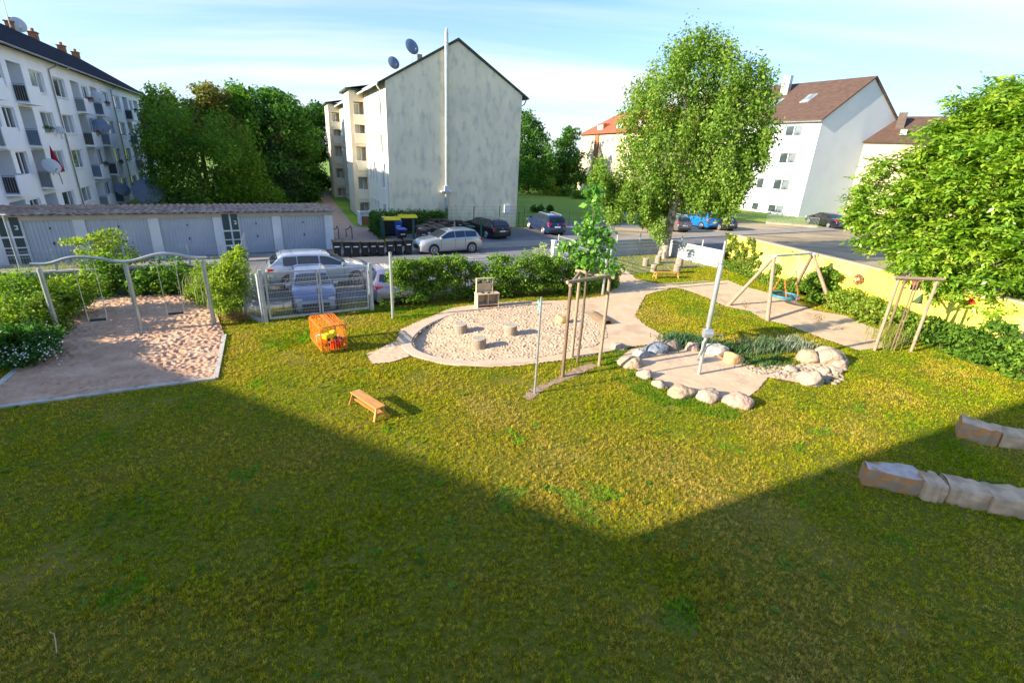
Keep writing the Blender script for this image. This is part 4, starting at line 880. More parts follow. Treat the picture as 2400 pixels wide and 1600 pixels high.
# ---- nest swing
lg=[G(1703,716),G(1799,753),G(1858,682),G(1951,720)]; tb=[Vector((*at(1812,604,( (lg[0][0]+lg[1][0])/2,(lg[0][1]+lg[1][1])/2))[:3],)),]
mA=Vector(((lg[0][0]+lg[1][0])/2,(lg[0][1]+lg[1][1])/2,2.42)); mB=Vector(((lg[2][0]+lg[3][0])/2,(lg[2][1]+lg[3][1])/2,2.42)); bd=(mB-mA).normalized()
mA2=Vector((*G(1815,601,2.45),2.45)); mB2=Vector((*G(1905,595,2.45),2.45))
t=thing('nest_swing_stand','four legged timber and metal frame carrying the round nest swing by the yellow wall','swing frame',(mA2.x,mA2.y,0)); o=Vector((mA2.x,mA2.y,0))
for i,(l,m) in enumerate(zip(lg,(mA2,mA2,mB2,mB2))): MB().tube([Vector((*l,-.1))-o,m-o],[.095,.08],12).build('leg',M['post' if i!=1 else 'post'],t,smooth=True)
bd=(mB2-mA2).normalized(); MB().tube([mA2-o-bd*.12+Vector((0,0,.02)),mB2-o+bd*.12+Vector((0,0,.02))],.06,12).build('crossbeam',M['galvd'],t,smooth=True)
for m in (mA2,mB2): MB().lathe((m.x-o.x,m.y-o.y,2.38),[(.11,0),(.11,.13)],12).build('bracket',M['white'],t)
nc=(mA2+mB2)/2; nx,ny=G(1838,692,.52); t=thing('nest_swing','round blue-green basket swing hanging on orange ropes','nest swing',(nx,ny,.52)); R0=.60
ring=MB(); ring.tube([(R0*math.cos(2*PI*i/28),R0*math.sin(2*PI*i/28),0) for i in range(29)],.065,8); ring.build('padded_ring',M['teal'],t,smooth=True)
b=MB()
for i in range(-4,5):
    x=i*.12; y=math.sqrt(max(0,.56**2-x*x)); z=-.06
    b.tube([(x,-y,0),(x,-y*.4,z),(x,y*.4,z),(x,y,0)],.012,4); b.tube([(-y,x,0),(-y*.4,x,z),(y*.4,x,z),(y,x,0)],.012,4)
b.build('net',M['netblack'],t)
bang=math.atan2(bd.y,bd.x); 
for k,(m,fr) in enumerate(((mA2,.22),(mB2,.20))):
    P_=m.lerp(mB2 if k==0 else mA2,fr); top=Vector((P_.x-nx,P_.y-ny,P_.z-.52-.05)); mid=top*.55+Vector((0,0,.12)); 
    MB().tube([top,mid],.014,5).build('chain',M['tin'],t)
    for q in (-1,1):
        a=bang+(PI if k==0 else 0)+q*.75; MB().tube([mid,(R0*math.cos(a),R0*math.sin(a),.04)],.019,6).build('rope',M['orangerope'],t)
a=bang-PI/2+.1
b=MB(); b.M=Matrix.Translation((R0*math.cos(a),R0*math.sin(a),0))@Matrix.Rotation(a,4,'Z'); b.bx(-.075,.085,-.13,.13,-.075,.08); b.build('red_sleeve',mat('pink_sleeve',(.75,.25,.22),(.8,.7,.65),scale=9,rough=.6),t,bevel=.02)
# ---- wooden frame at the right with nest box
f0=Vector((*G(2049,822),0)); f1=Vector((*G(2135,824),0)); t=thing('tree_stake_frame','two legged wooden frame at the right end of the sand strip, holding slim stakes','tree support',f0)
for q in (f0,f1): MB().tube([(q.x-f0.x,q.y-f0.y,-.2),(q.x-f0.x,q.y-f0.y,2.78)],[.062,.055],10).build('post',M['post'],t,smooth=True)
d=(f1-f0); e=d.normalized(); MB().tube([-e*.2+Vector((0,0,2.84)),d+e*.22+Vector((0,0,2.84))],.065,10).build('top_rail',M['post'],t,smooth=True)
n_=Vector((-e.y,e.x,0)); f2=Vector((*G(2075,790),0))-f0
MB().tube([f2*1.0+Vector((0,0,-.1)),f2+Vector((0,0,2.7))],.05,8).build('post',M['post_dk'],t,smooth=True)
MB().tube([Vector((0,0,2.78)),f2+Vector((0,0,2.72))],.045,8).build('side_rail',M['post_dk'],t,smooth=True)
for k in (.46,.54): 
    q=d*k+n_*.02; MB().tube([q+Vector((0,0,-.1)),q+Vector((0,0,2.75))],.026,8).build('stake',M['post_dk'],t,smooth=True)
q=at(2157,674,f1); t=thing('nest_box','small red brown nest box on the wooden frame at the right','nest box',(q.x,q.y+.25,q.z-.15),.4)
MB().bx(-.11,.11,-.09,.09,0,.30).build('box',M['rust'],t,bevel=.006); b=MB(); b.xprism([(-.13,.30),(.13,.34),(.13,.36),(-.13,.32)],-.14,.14); b.build('lid',M['rust'],t); MB().lathe((0,-.091,.2),[(.022,0),(.022,-.004)],12,'y').build('hole',M['black'],t)
q=at(2163,702,f1); t=thing('hanging_plate','faded green triangular plate below the nest box','plate',(q.x,q.y+.2,q.z-.15),.25)
b=MB(); b.add([(-.3,-.01,0),(.28,-.01,-.08),(.12,-.01,.34),(-.3,.01,0),(.28,.01,-.08),(.12,.01,.34)],[(0,1,2),(5,4,3),(0,3,4,1),(1,4,5,2),(2,5,3,0)]); b.build('plate',M['greenplate'],t); b=MB(); b.tube([(-.3,-.015,0),(.28,-.015,-.08)],.014,5); b.build('rim',M['rust'],t)
# ---- boulders round the pump sand
st=[(255,1100,88,'stonetan'),(315,1040,66,'stonegrey'),(420,1000,82,'stoneblue'),(550,985,70,'stonebrown'),(695,990,62,'stonepink'),(875,1015,88,'stonespeck'),(990,1075,76,'stoneorange'),(350,1185,70,'stonewhite'),(455,1258,62,'stonewhite'),(612,1318,98,'stonetan'),(812,1345,96,'stonewhite'),(1030,1385,98,'stonepink'),(150,985,62,'stonewhite'),(1540,1062,84,'stonetan'),(1700,1068,104,'stonewhite'),(1780,1115,46,'stonewhite'),(1560,1225,86,'stonewhite'),(1420,1150,40,'stonewhite'),(560,950,40,'stonewhite'),(1660,1165,48,'stonewhite'),(1740,1165,50,'stonewhite')]
SL=['round tan boulder at the left tip of the stone ring','flat grey boulder between the tan and the blue-grey one','dark blue-grey boulder at the back left of the ring','brown rounded boulder at the back of the ring','reddish boulder at the back, just left of the winch mast','speckled grey boulder directly behind the winch mast','smooth orange boulder right of the winch mast','low white boulder at the front left of the ring','small white boulder next along the front of the ring','long tan boulder at the front of the ring','pinkish white knobbly boulder at the front of the ring','big pink-brown boulder at the front right corner of the ring','pale boulder beside the sandpit, left of the ring','tan boulder in the right hand heap','largest pale boulder at the right end of the heap','small pale boulder under the right end of the heap','flat pale slab at the front of the right hand heap','pale cobble beside the dry stream of pebbles','white stone peeping from behind the brown boulder','pale cobble in the middle of the right hand heap','pale cobble at the right edge of the heap']
for i,((x,y,w,m),l) in enumerate(zip(st,SL)):
    u=1400+x/3.137; v=500+y/3.137; p=G(u,v+w*.18/3.137); r=(w*.92)/3.137*math.hypot(*p)/F*1.12
    rock('boulder',l,p,(r*1.02,r*.82,r*.68),m,100+i,'boulders around the mast sand',rz=.2+.35*math.sin(i*2.1),z=r*.18)
V=[];Fq=[]; R=random.Random(4); import bmesh
bm=bmesh.new()
for i in range(330):
    k=R.random(); u=1755+k*215+R.gauss(0,6); v=868+k*6+R.uniform(-16,20)*(.5+.9*k)
    if k<.25: v=862+R.uniform(-12,16)
    p=G(u,v); r=R.uniform(.025,.07)*(1+.5*k); g_=bmesh.ops.create_icosphere(bm,subdivisions=1,radius=1); a=R.uniform(0,PI)
    for q in g_['verts']: c=q.co; q.co=Vector((p[0]+(c.x*math.cos(a)*1.3-c.y*math.sin(a))*r,p[1]+(c.x*math.sin(a)*1.3+c.y*math.cos(a))*r,.02+c.z*r*.6))
me=bpy.data.meshes.new('pebbles'); bm.to_mesh(me); bm.free(); me.materials.append(M['pebble'])
for p in me.polygons: p.use_smooth=True
tag(npobj('pebbles',me),'pale pebbles forming a dry stream beside the boulders','pebbles',None,'stuff')
# ---- sandstone sitting blocks at the right
def block(u0,u1,v0,v1,zt,dep,label,seed,mt='sandstone',ms='sandstone_side',group='sandstone sitting blocks'):
    """front top edge from pixel (u0,v0) to (u1,v1) at height zt, depth going away from us"""
    a=Vector((*G(u0,v0,zt),0)); c=Vector((*G(u1,v1,zt),0)); d=(c-a); L=d.length; d.normalize(); R=random.Random(seed)
    t=thing('stone_block',label,'stone block',a,math.atan2(d.y,d.x),group); n=7; fr=[];bk=[]
    for i in range(n+1):
        x=L*i/n; e=.0 if 0<i<n else .03
        fr.append((x,R.uniform(-.025,.03)+e,zt+R.uniform(-.02,.02))); bk.append((x+R.uniform(-.03,.03),dep[0]+(dep[1]-dep[0])*i/n+R.uniform(-.04,.04)-e,zt+R.uniform(-.02,.03)))
    b=MB(); m=n+1; mid=[((f[0]+k[0])/2,(f[1]+k[1])/2,zt+.03+R.uniform(-.012,.015)) for f,k in zip(fr,bk)]
    b.add(fr+mid+bk,[(i,i+1,m+i+1,m+i) for i in range(n)]+[(m+i,m+i+1,2*m+i+1,2*m+i) for i in range(n)]); top=b.build('top_face',M[mt],t)
    rows=[]
    for k in range(4):
        q=k/3; ro=[]
        loop=fr+bk[::-1]
        for j,(x,y,z) in enumerate(loop):
            inward=.0; oy=-R.uniform(0,.035) if j<m and 0<k<3 else 0; ro.append((x,y+oy,z*(1-q)-.1*q))
        rows.append(ro)
    k_=len(rows[0]); b=MB(); vs=[p for r in rows for p in r]; b.add(vs,[(r*k_+j,(r+1)*k_+j,(r+1)*k_+(j+1)%k_,r*k_+(j+1)%k_) for r in range(3) for j in range(k_)]); b.build('split_face',M[ms],t)
block(2034,2168,1100,1126,.40,(.40,.60),'grey topped sandstone block with a rusty split face, leftmost of the lower row',1)
block(2178,2226,1138,1144,.38,(.62,.55),'second block of the lower row, narrow with a pale face',2,'sandstone2','sandstone2')
block(2229,2331,1142,1166,.37,(.58,.52),'third block of the lower row with a ribbed pale face',3,'sandstone2','sandstone2')
block(2334,2480,1168,1190,.37,(.62,.55),'last block of the lower row, cut by the right edge of the photo',4,'sandstone2','sandstone2')
block(2256,2350,990,1014,.44,(.55,.45),'brown faced block alone at the left of the upper row',5,'sandstone2','sandstone_side')
block(2356,2470,1020,1030,.36,(.50,.50),'pale block of the upper row, cut by the right edge of the photo',6,'sandstone2','sandstone2')
# ---- decorations on the yellow wall: wicker ball and red flower
def onwall(u,v,out=.12):
    a=Vector((*G(1707.6,546,2.2),0)); c=Vector((*G(2396,707,2.2),0)); d=(c-a).normalized(); r=ray(u,v); det=r[0]*(-d.y)+r[1]*d.x
    tt=(a.x*(-d.y)+a.y*d.x)/det; n=Vector((-d.y,d.x,0)); n=n if n.dot(Vector((-1,-.2,0)))>0 else -n
    return Vector((r[0]*tt,r[1]*tt,H+r[2]*tt))+n*out, n
p,n=onwall(2014,655,.1); t=thing('wicker_ball','round brown wicker wreath hanging on the yellow wall','ornament',p,math.atan2(n.y,n.x)+PI/2)
b=MB(); R=random.Random(9)
for i in range(34):
    a0=R.uniform(0,2*PI); rr=.27*R.uniform(.35,1); al=R.uniform(0,PI); b.tube([(rr*math.cos(a0+.5*k)*(1+.1*R.random()),R.uniform(-.04,.05),rr*math.sin(a0+.5*k)) for k in range(6)],.010,4)
b.build('twigs',M['rust'],t)
for i in range(7): 
    a0=R.uniform(0,2*PI); rr=R.uniform(0,.15); MB().lathe((rr*math.cos(a0),-.06,rr*math.sin(a0)),[(.035,-.01),(.035,.01)],8,'y').build('petal',M['woodpale'],t)
p,n=onwall(2279,708,.1); t=thing('red_flower','red painted wooden flower fixed to the yellow wall','ornament',p,math.atan2(n.y,n.x)+PI/2)
for i in range(6): a0=i*PI/3; MB().lathe((.08*math.cos(a0),0,.08*math.sin(a0)),[(.055,-.01),(.075,.01)],12,'y').build('petal',M['red'],t)
MB().lathe((0,-.012,0),[(.04,-.01),(.04,.01)],12,'y').build('centre',M['rust'],t)

q=G(52,646); t=thing('slim_pole','slim pale pole behind the bed, left of the swing, before the dark panels','pole',(*q,0)); MB().tube([(0,0,-.1),(0,0,2.75)],.035,8).build('tube',M['mast'],t,smooth=True); MB().bx(-.16,.16,-.03,.03,2.753,2.80).build('crosspiece',M['mast'],t)
# ================================================================== cars
def carpaint(n,c,metal=.3): return mat('car_paint_'+n,c,rough=.28,metal=metal,coat=1.,spec=.5)
M['carglass']=mat('car_glass',(.015,.022,.028),rough=.04,spec=1.); M['rimsil']=mat('wheel_alloy',(.60,.62,.64),rough=.3,metal=.6); M['tail']=mat('tail_lamp_red',(.55,.012,.012),rough=.15,coat=1.); M['headl']=mat('head_lamp_glass',(.6,.62,.65),rough=.1,coat=1.); M['plate']=mat('number_plate',(.75,.76,.74),rough=.5); M['trim']=mat('dark_trim',(.02,.02,.022),rough=.6)
KIND={ # top line (x from rear 0..1, z/H), belt rear/front, roof end, windshield top/base
 'wagon':[(0,.50),(.012,.60),(.03,.66),(.10,.94),(.16,.985),(.32,1.0),(.50,.985),(.575,.94),(.755,.665),(.82,.64),(.93,.58),(.975,.50),(1,.40)],
 'hatch':[(0,.48),(.015,.62),(.035,.68),(.12,.93),(.17,.985),(.34,1.0),(.50,.98),(.57,.94),(.74,.675),(.82,.645),(.93,.57),(.98,.48),(1,.40)],
 'suv':[(0,.45),(.01,.58),(.025,.66),(.085,.93),(.14,.985),(.32,1.0),(.50,.985),(.575,.945),(.735,.70),(.82,.675),(.94,.61),(.985,.5),(1,.36)],
 'mpv':[(0,.42),(.01,.56),(.03,.62),(.07,.93),(.12,.985),(.32,1.0),(.52,.975),(.60,.925),(.80,.665),(.86,.63),(.95,.55),(.985,.46),(1,.36)],
 'sedan':[(0,.46),(.012,.62),(.03,.675),(.14,.70),(.18,.715),(.33,.955),(.40,.99),(.52,1.0),(.60,.97),(.76,.685),(.83,.655),(.94,.585),(.98,.5),(1,.40)]}
def car(name,label,loc,rz,L,W,Hc,kind,paint,group=None,rails=False,group2=None,darkroof=False):
    t=thing(name,label,'car',loc,rz,group); TP=KIND[kind]
    def ip(x,P):
        for i in range(len(P)-1):
            if x<=P[i+1][0]: a,b=P[i],P[i+1]; k=(x-a[0])/max(b[0]-a[0],1e-6); return a[1]+(b[1]-a[1])*k
        return P[-1][1]
    def top(x): return Hc*sum(ip(min(1,max(0,x+d)),TP) for d in (-.012,0,.012))/3 if .03<x<.97 else Hc*ip(x,TP)
    def belt(x): return Hc*(.655-.035*x) 
    def hw(x): return W/2*(1-.16*max(0,(x-.80)/.20)**2.0-.10*max(0,(.16-x)/.16)**2.0)
    def sec(x):
        w=hw(x); zt=top(x); zb=min(belt(x),zt-.02*Hc); g=max(0,min(1,(zt-belt(x))/(Hc-belt(.5))))
        sill=.17*Hc/1.45*(1+.35*max(0,(x-.93)/.07)+.35*max(0,(.06-x)/.06)); zm=(sill+zb)*.52
        ye=(w*.965)*(1-g)+W/2*.70*g-(.03 if g<.02 else 0)
        ze=zt-.035*(1 if g>.05 else .6)
        return [(0,sill),(w*.90,sill),(w*.985,sill+.10),(w,zm),(w*.985,zm+(zb-zm)*.6),(w*.955,zb),(ye*.55+w*.95*.45,zb+(ze-zb)*.5),(ye,ze),(ye*.86,zt),(ye*.4,zt+.012),(0,zt+.016)]
    xs=sorted(set([0,.004,.012,.03,.05]+[i/36 for i in range(2,36)]+[.97,.985,.995,1.0])); n=len(sec(.5)); vs=[];fs=[]
    for x in xs:
        s=sec(x); X=(x-.5)*L
        e=1.0
        vs+=[(X,y,z) for y,z in s]+[(X,-y,z) for y,z in s[1:-1]][::-1]
    m=2*n-2
    for i in range(len(xs)-1):
        for k in range(m): a=i*m+k;b=i*m+(k+1)%m; fs.append((a,b,b+m,a+m))
    fs+=[tuple(range(m)),tuple((len(xs)-1)*m+k for k in reversed(range(m)))]
    b=MB(); b.add(vs,fs); body=b.build('body',paint,t,smooth=True)
    def side(x0,x1,t0,t1,sg,outw=.009):
        b=MB(); N_=10; vs=[]
        for i in range(N_+1):
            x=x0+(x1-x0)*i/N_; s=sec(x); A_=s[5];B_=s[7]; 
            for q in (t0,t1): vs.append(((x-.5)*L,sg*(A_[0]+(B_[0]-A_[0])*q+outw),A_[1]+(B_[1]-A_[1])*q+.004))
        b.add(vs,[(2*i,2*i+2,2*i+3,2*i+1) for i in range(N_)]); return b
    xr={'sedan':.24,'mpv':.085,'suv':.10,'wagon':.10,'hatch':.13}[kind]; xf={'sedan':.72,'mpv':.755,'suv':.69,'wagon':.71,'hatch':.70}[kind]
    segs=[(xr,.285,'quarter_window'),(.295,.455,'rear_side_window'),(.468,xf,'front_side_window')] if kind!='hatch' else [(xr+.02,.27,'quarter_window'),(.28,.47,'rear_side_window'),(.485,xf,'front_side_window')]
    for sg in (-1,1):
        for (a,c,nm) in segs: side(a,c,.13,.88,sg).build(nm,M['carglass'],t)
    def patch(x0,x1,k,nm):
        b=MB(); N_=8; vs=[]
        for i in range(N_+1):
            x=x0+(x1-x0)*i/N_; s=sec(x); yy=s[7][0]*k; zt=s[-1][1]
            for q in (-1,-.5,0,.5,1): vs.append(((x-.5)*L,yy*q,zt+.010-(.022*abs(q)**2)+.006))
        b.add(vs,[(5*i+j,5*i+j+1,5*i+5+j+1,5*i+5+j) for i in range(N_) for j in range(4)]); return b.build(nm,M['carglass'],t,smooth=True)
    xw0={'sedan':.615,'mpv':.62,'suv':.59,'wagon':.59,'hatch':.585}[kind]; xw1={'sedan':.745,'mpv':.785,'suv':.72,'wagon':.74,'hatch':.725}[kind]
    patch(xw0,xw1,.90,'windscreen')
    if kind=='sedan': patch(.195,.315,.88,'rear_window')
    else:
        x0={'mpv':.034,'suv':.032,'wagon':.036,'hatch':.045}[kind]; x1={'mpv':.066,'suv':.078,'wagon':.09,'hatch':.108}[kind]
        za,zb_=top(x0),top(x1); ya=sec(x0)[7][0]*.86; yb=sec(x1)[7][0]*.84; nx=-(zb_-za); nz=(x1-x0)*L; ln=math.hypot(nx,nz); nx/=ln;nz/=ln
        o=.022; b=MB(); b.add([((x0-.5)*L+nx*o,-ya,za+nz*o+.02),((x0-.5)*L+nx*o,ya,za+nz*o+.02),((x1-.5)*L+nx*o,yb,zb_+nz*o),((x1-.5)*L+nx*o,-yb,zb_+nz*o)],[(0,1,2,3)]); b.build('rear_window',M['carglass'],t)
    wr=.315*(Hc/1.47)**.5; fx=(.815-.5)*L; rx=(.19-.5)*L
    for x,nm in ((fx,'front'),(rx,'rear')):
        for sg in (-1,1):
            y=sg*(hw(x/L+.5)); b=MB(); b.lathe((x,y-sg*.12,wr+.03),[(wr*1.20,-.14),(wr*1.20,.135 if sg>0 else .14)] if sg>0 else [(wr*1.20,-.135),(wr*1.20,.14)],22,'y'); b.build('wheel_arch',M['trim'],t)
            o=thing('wheel',None,None,(x,y-sg*.10,wr)); o.parent=t
            b=MB(); b.lathe((0,0,0),[(wr*.62,-.11),(wr*.93,-.115),(wr,-.08),(wr,.08),(wr*.93,.115),(wr*.62,.11)],24,'y'); b.build('tyre',M['rubber'],o,smooth=True)
            b=MB(); yy=sg*.118
            b.lathe((0,yy-sg*.03,0),[(wr*.64,-.004),(wr*.64,.004)],22,'y'); dk=b.build('rim_well',M['trim'],o)
            b=MB()
            for i in range(9):
                a=2*PI*i/9; b.bar((0.03*math.cos(a),yy,0.03*math.sin(a)),(wr*.66*math.cos(a),yy,wr*.66*math.sin(a)),.055,.02)
            b.tube([(wr*.66*math.cos(2*PI*i/20),yy,wr*.66*math.sin(2*PI*i/20)) for i in range(21)],.018,5,False); b.lathe((0,yy,0),[(.05,-.012),(.05,.012)],12,'y'); b.build('rim',M['rimsil'],o)
    s0=sec(.02); wq=hw(.02)
    for sg in (-1,1):
        # lamps wrap round the corners: built from the body surface pushed out a little
        def wrap(xs_,z0,z1,mt,nm,out=.012):
            vs=[]
            for x in xs_: w=hw(x); vs+=[((x-.5)*L-(out if x<.5 else -out)*(1.2 if x in (0,1) else .2),sg*(w*.975+out),z0*Hc),((x-.5)*L-(out if x<.5 else -out)*(1.2 if x in (0,1) else .2),sg*(w*.962+out),z1*Hc)]
            b=MB(); k=len(xs_); b.add(vs,[(2*i,2*i+2,2*i+3,2*i+1) for i in range(k-1)])
            x=xs_[0] if xs_[0]<.5 else xs_[-1]; 
            w=hw(x); X=(x-.5)*L+(-1.3*out if x<.5 else 1.3*out); b.add([(X,sg*(w*.975+out),z0*Hc),(X,sg*(w*.962+out),z1*Hc),(X,sg*w*.66,z1*Hc*.995),(X,sg*w*.66,z0*Hc*1.03)],[(0,1,2,3)])
            b.build(nm,mt,t)
        wrap([.012,.03,.055],.50,.625,M['tail'],'tail_light'); wrap([.93,.96,.985],.42,.505,M['headl'],'headlight')
        o=MB(); xm=(xf+.0-.5)*L; ym=sec(xf)[5][0]; o.bx(xm-.09,xm+.05,sg*ym if sg>0 else -ym-.19,sg*ym+.19 if sg>0 else -ym,belt(xf)+.01,belt(xf)+.15); o.build('wing_mirror',paint,t,bevel=.03)
        for xh in (.32,.50): MB().bx((xh-.5)*L,(xh-.5)*L+.17,min(sg*(W/2*.985),sg*(W/2+.012)),max(sg*(W/2*.985),sg*(W/2+.012)),belt(xh)-.13,belt(xh)-.10).build('door_handle',paint,t)
        b=MB()
        for xd in (.465,.30 if kind!='hatch' else .29,.70): b.bx((xd-.5)*L-.006,(xd-.5)*L+.006,min(sg*(W/2*.93),sg*(W/2+.002)),max(sg*(W/2*.93),sg*(W/2+.002)),.24*Hc,belt(xd)-.02)
        b.build('door_gap',M['trim'],t)
        if rails: MB().tube([((.12-.5)*L,sg*W/2*.62,Hc*.965),((.16-.5)*L,sg*W/2*.62,Hc*1.015),((.50-.5)*L,sg*W/2*.62,Hc*1.02),((.56-.5)*L,sg*W/2*.62,Hc*.975)],.02,6).build('roof_rail',M['rimsil'],t)
    MB().bx(-.5*L-.026,-.5*L-.006,-.26,.26,.40*Hc,.475*Hc).build('number_plate',M['plate'],t)
    MB().bx(-.5*L-.016,-.5*L-.001,-W*.36,W*.36,.17*Hc,.27*Hc).build('rear_bumper_trim',M['trim'],t); MB().bx(.5*L+.0005,.5*L+.014,-W*.30,W*.30,.2*Hc,.36*Hc).build('grille',M['trim'],t)
    b=MB(); b.tube([((.13-.5)*L,0,Hc*.985),((.11-.5)*L,0,Hc*1.07)],.012,5); b.build('roof_aerial',M['trim'],t)
    MB().lathe((-.5*L-.02,0,.57*Hc),[(.045,-.004),(.045,.01)],14,'x').build('round_badge',M['rimsil'],t)
    return t
def caron(name,label,pf,pr,near,Hc,W,kind,paint,**k):
    """pf, pr: ground points of the near-side front and rear wheels; near=+1 when the seen side is the car's left"""
    f=Vector((*pf,0)); r=Vector((*pr,0)); d=(f-r); wb=d.length; L=wb/.625; d.normalize(); lft=Vector((-d.y,d.x,0)); c=(f+r)/2-lft*near*(W/2-.05)-d*( (.815+.19)/2-.5)*L
    return car(name,label,(c.x,c.y,.012),math.atan2(d.y,d.x),L,W,Hc,kind,paint,**k)
G_='cars parked round the street'
caron('parked_car','silver estate car parked at the kerb beside the row of black bins',G(1017,598),G(1105,592),1,1.54,1.80,'wagon',carpaint('silver',(.42,.44,.46),.5),group=G_)
bm=(-9.15,21.55)
car('parked_car','white hatchback parked side-on right behind the mesh gate',(G(742,676)[0]-.15,G(742,676)[1]+1.05,.012),rot(61.5),4.75,1.95,1.60,'hatch',carpaint('white',(.40,.44,.50),.3),group=G_)
car('parked_car','light blue hatchback parked nose-in against the mesh gate',(-8.70,20.02,-.10),rot(BZ+180),3.75,1.72,1.50,'hatch',carpaint('skyblue',(.17,.21,.32),.4),group=G_)
car('parked_car','lilac-silver hatchback behind the hedge end, right of the gate, showing one red tail lamp',(-5.95,21.75,-.05),rot(BZ),3.9,1.75,1.50,'hatch',carpaint('lilac',(.22,.22,.32),.4),group=G_)
caron('parked_car','black estate car with roof rails parked in front of the blank gable',G(1093,545),G(1140,559),1,1.50,1.85,'wagon',carpaint('black',(.012,.013,.015)),rails=True,group=G_)
caron('parked_car','dark blue people carrier parked beyond the side gate by the far lawn',G(1240,536),G(1273,549),1,1.68,1.85,'mpv',carpaint('navy',(.015,.03,.09)),rails=True,group=G_)
sp_=G(1572,543); 
caron('parked_car','grey estate car parked just right of the birch trunk',(sp_[0]-1.1,sp_[1]+2.75),sp_,1,1.55,1.90,'wagon',carpaint('grey',(.14,.125,.12)),rails=True,group=G_)
sp_=G(1642,537); caron('parked_car','bright blue off-roader half hidden by hanging birch twigs',(sp_[0]-1.1,sp_[1]+2.6),sp_,1,1.72,1.92,'suv',carpaint('blue',(.01,.20,.62)),group=G_)
sp_=G(1684,540); caron('parked_car','black hatchback under the birch twigs, rightmost of that parked trio',(sp_[0]-1.1,sp_[1]+2.5),sp_,1,1.5,1.8,'hatch',carpaint('jet',(.01,.01,.011)),group=G_)
sp_=G(1940,535); caron('parked_car','black saloon parked in front of the tall white house',G(1894,524),sp_,1,1.62,2.0,'sedan',carpaint('night',(.012,.014,.03)),group=G_)
sp_=G(2015,538); caron('parked_car','dark car behind the black saloon, partly hidden by the big leafy tree',(sp_[0]-2.0,sp_[1]+2.4),sp_,1,1.55,1.9,'hatch',carpaint('dusk',(.015,.02,.025)),group=G_)
# white box trailer on the far lawn edge
t=thing('box_trailer','pale box trailer standing by the far hedge left of the birch','trailer',(*G(1462,519),0),rot(20)); MB().bx(-1.1,1.1,-.8,.8,.55,2.2).build('box',M['dishpale'],t,bevel=.05); MB().bx(-1.1,1.9,-.06,.06,.42,.52).build('drawbar',M['tin'],t)
for sg in (-1,1): MB().lathe((0,sg*.85,.32),[(.32,-.08),(.32,.08)],18,'y').build('wheel',M['rubber'],t)
# ================================================================== bins
def binthing(loc,rz,label,m,lidm,group,k=1.,lid=True):
    t=thing('wheelie_bin',label,'bin',loc,rz,group); w,d,h=.25*k,.27*k,.93*k
    b=MB(); z0=.05; vs=[(-w*.78,-d*.72,z0),(w*.78,-d*.72,z0),(w*.78,d*.8,z0),(-w*.78,d*.8,z0),(-w,-d,h),(w,-d,h),(w,d,h),(-w,d,h)]; b.add(vs,[(0,3,2,1),(4,5,6,7),(0,1,5,4),(1,2,6,5),(2,3,7,6),(3,0,4,7)]); b.build('body',M[m],t,bevel=.03)
    b=MB(); b.xprism([(-d-.04,h+.005),(-d-.03,h+.05),(0,h+.09),(d+.03,h+.10),(d+.05,h+.03),(d+.05,h+.005)],-w-.03,w+.03); b.build('lid',M[lidm],t,bevel=.015)
    MB().tube([(-w*.8,d+.09,h+.02),(w*.8,d+.09,h+.02)],.022,6).build('handle',M[m],t)
    for sg in (-1,1): MB().lathe((sg*w*.86,d*.85,.10),[(.10,-.03),(.10,.03)],14,'x').build('wheel',M['rubber'],t)
    MB().bx(-w*.55,w*.55,-d*.93-.012,-d*.90,h*.70,h*.76).build('white_strip',M['white'],t)
    return t
bl=[(791,603),(815.5,602),(835,601.5),(856,600),(875,599),(893,599),(915,598),(934,596),(957,595.5)]
bd_=['first','second','third','fourth','fifth','sixth','seventh','eighth','ninth']
b0=None
for i,p in enumerate(bl):
    q=G(*p); lb='black wheelie bin at the kerb, %s from the garages in the row of nine'%bd_[i]; rz=rot(63)+random.uniform(-.12,.12)
    if b0 is None: b0=binthing((*q,.0),rz,lb,'black','black','black bins lined up at the kerb')
    else: dup(b0,(*q,0),rz,lb,.94+random.uniform(-.03,.07))
Ec=G(876,541); Ef=G(902,568)
def big(u,v,lb):
    q=G(u,v,1.3); t=thing('refuse_container',lb,'container',(*q,0),rot(66),'yellow lidded containers'); b=MB(); b.add([(-.60,-.42,.15),(.60,-.42,.15),(.60,.42,.15),(-.60,.42,.15),(-.68,-.5,1.2),(.68,-.5,1.2),(.68,.5,1.2),(-.68,.5,1.2)],[(0,3,2,1),(4,5,6,7),(0,1,5,4),(1,2,6,5),(2,3,7,6),(3,0,4,7)]); b.build('body',M['black'],t,bevel=.03)
    b=MB(); b.xprism([(-.54,1.205),(-.53,1.27),(-.3,1.38),(.2,1.43),(.53,1.36),(.54,1.205)],-.72,.72); b.bx(-.5,-.36,-.2,.3,1.36,1.46); b.bx(.36,.5,-.2,.3,1.36,1.46); b.build('lid',M['yellowpl'],t,bevel=.03)
    for sx in (-.5,.5): MB().lathe((sx,-.3,.09),[(.09,-.03),(.09,.03)],12,'y').build('castor',M['rubber'],t)
big(915,512,'yellow lidded container at the left back of the bin enclosure'); big(955,507,'yellow lidded container in the middle of the bin enclosure')
binthing((*G(931,519,1.1),0),rot(60),'blue lidded bin behind, just under the left yellow container','bluepl','bluepl','blue lidded bins',1.15)
binthing((*G(941,537,1.1),0),rot(60),'blue lidded bin in front, nearest the green gate post','black','bluepl','blue lidded bins',1.15)
br=[(985,530),(997,526),(1010,521),(1000,534),(1013,529),(1026,526),(990,538),(1020,533),(1035,530),(1016,514),(1030,514),(1044,515),(1054,517),(1040,522)]
wd=['front left','left middle','centre back','second in the front','centre','right of centre','left front corner','front row middle','front row right','back left','back second','back third','back right','right middle']
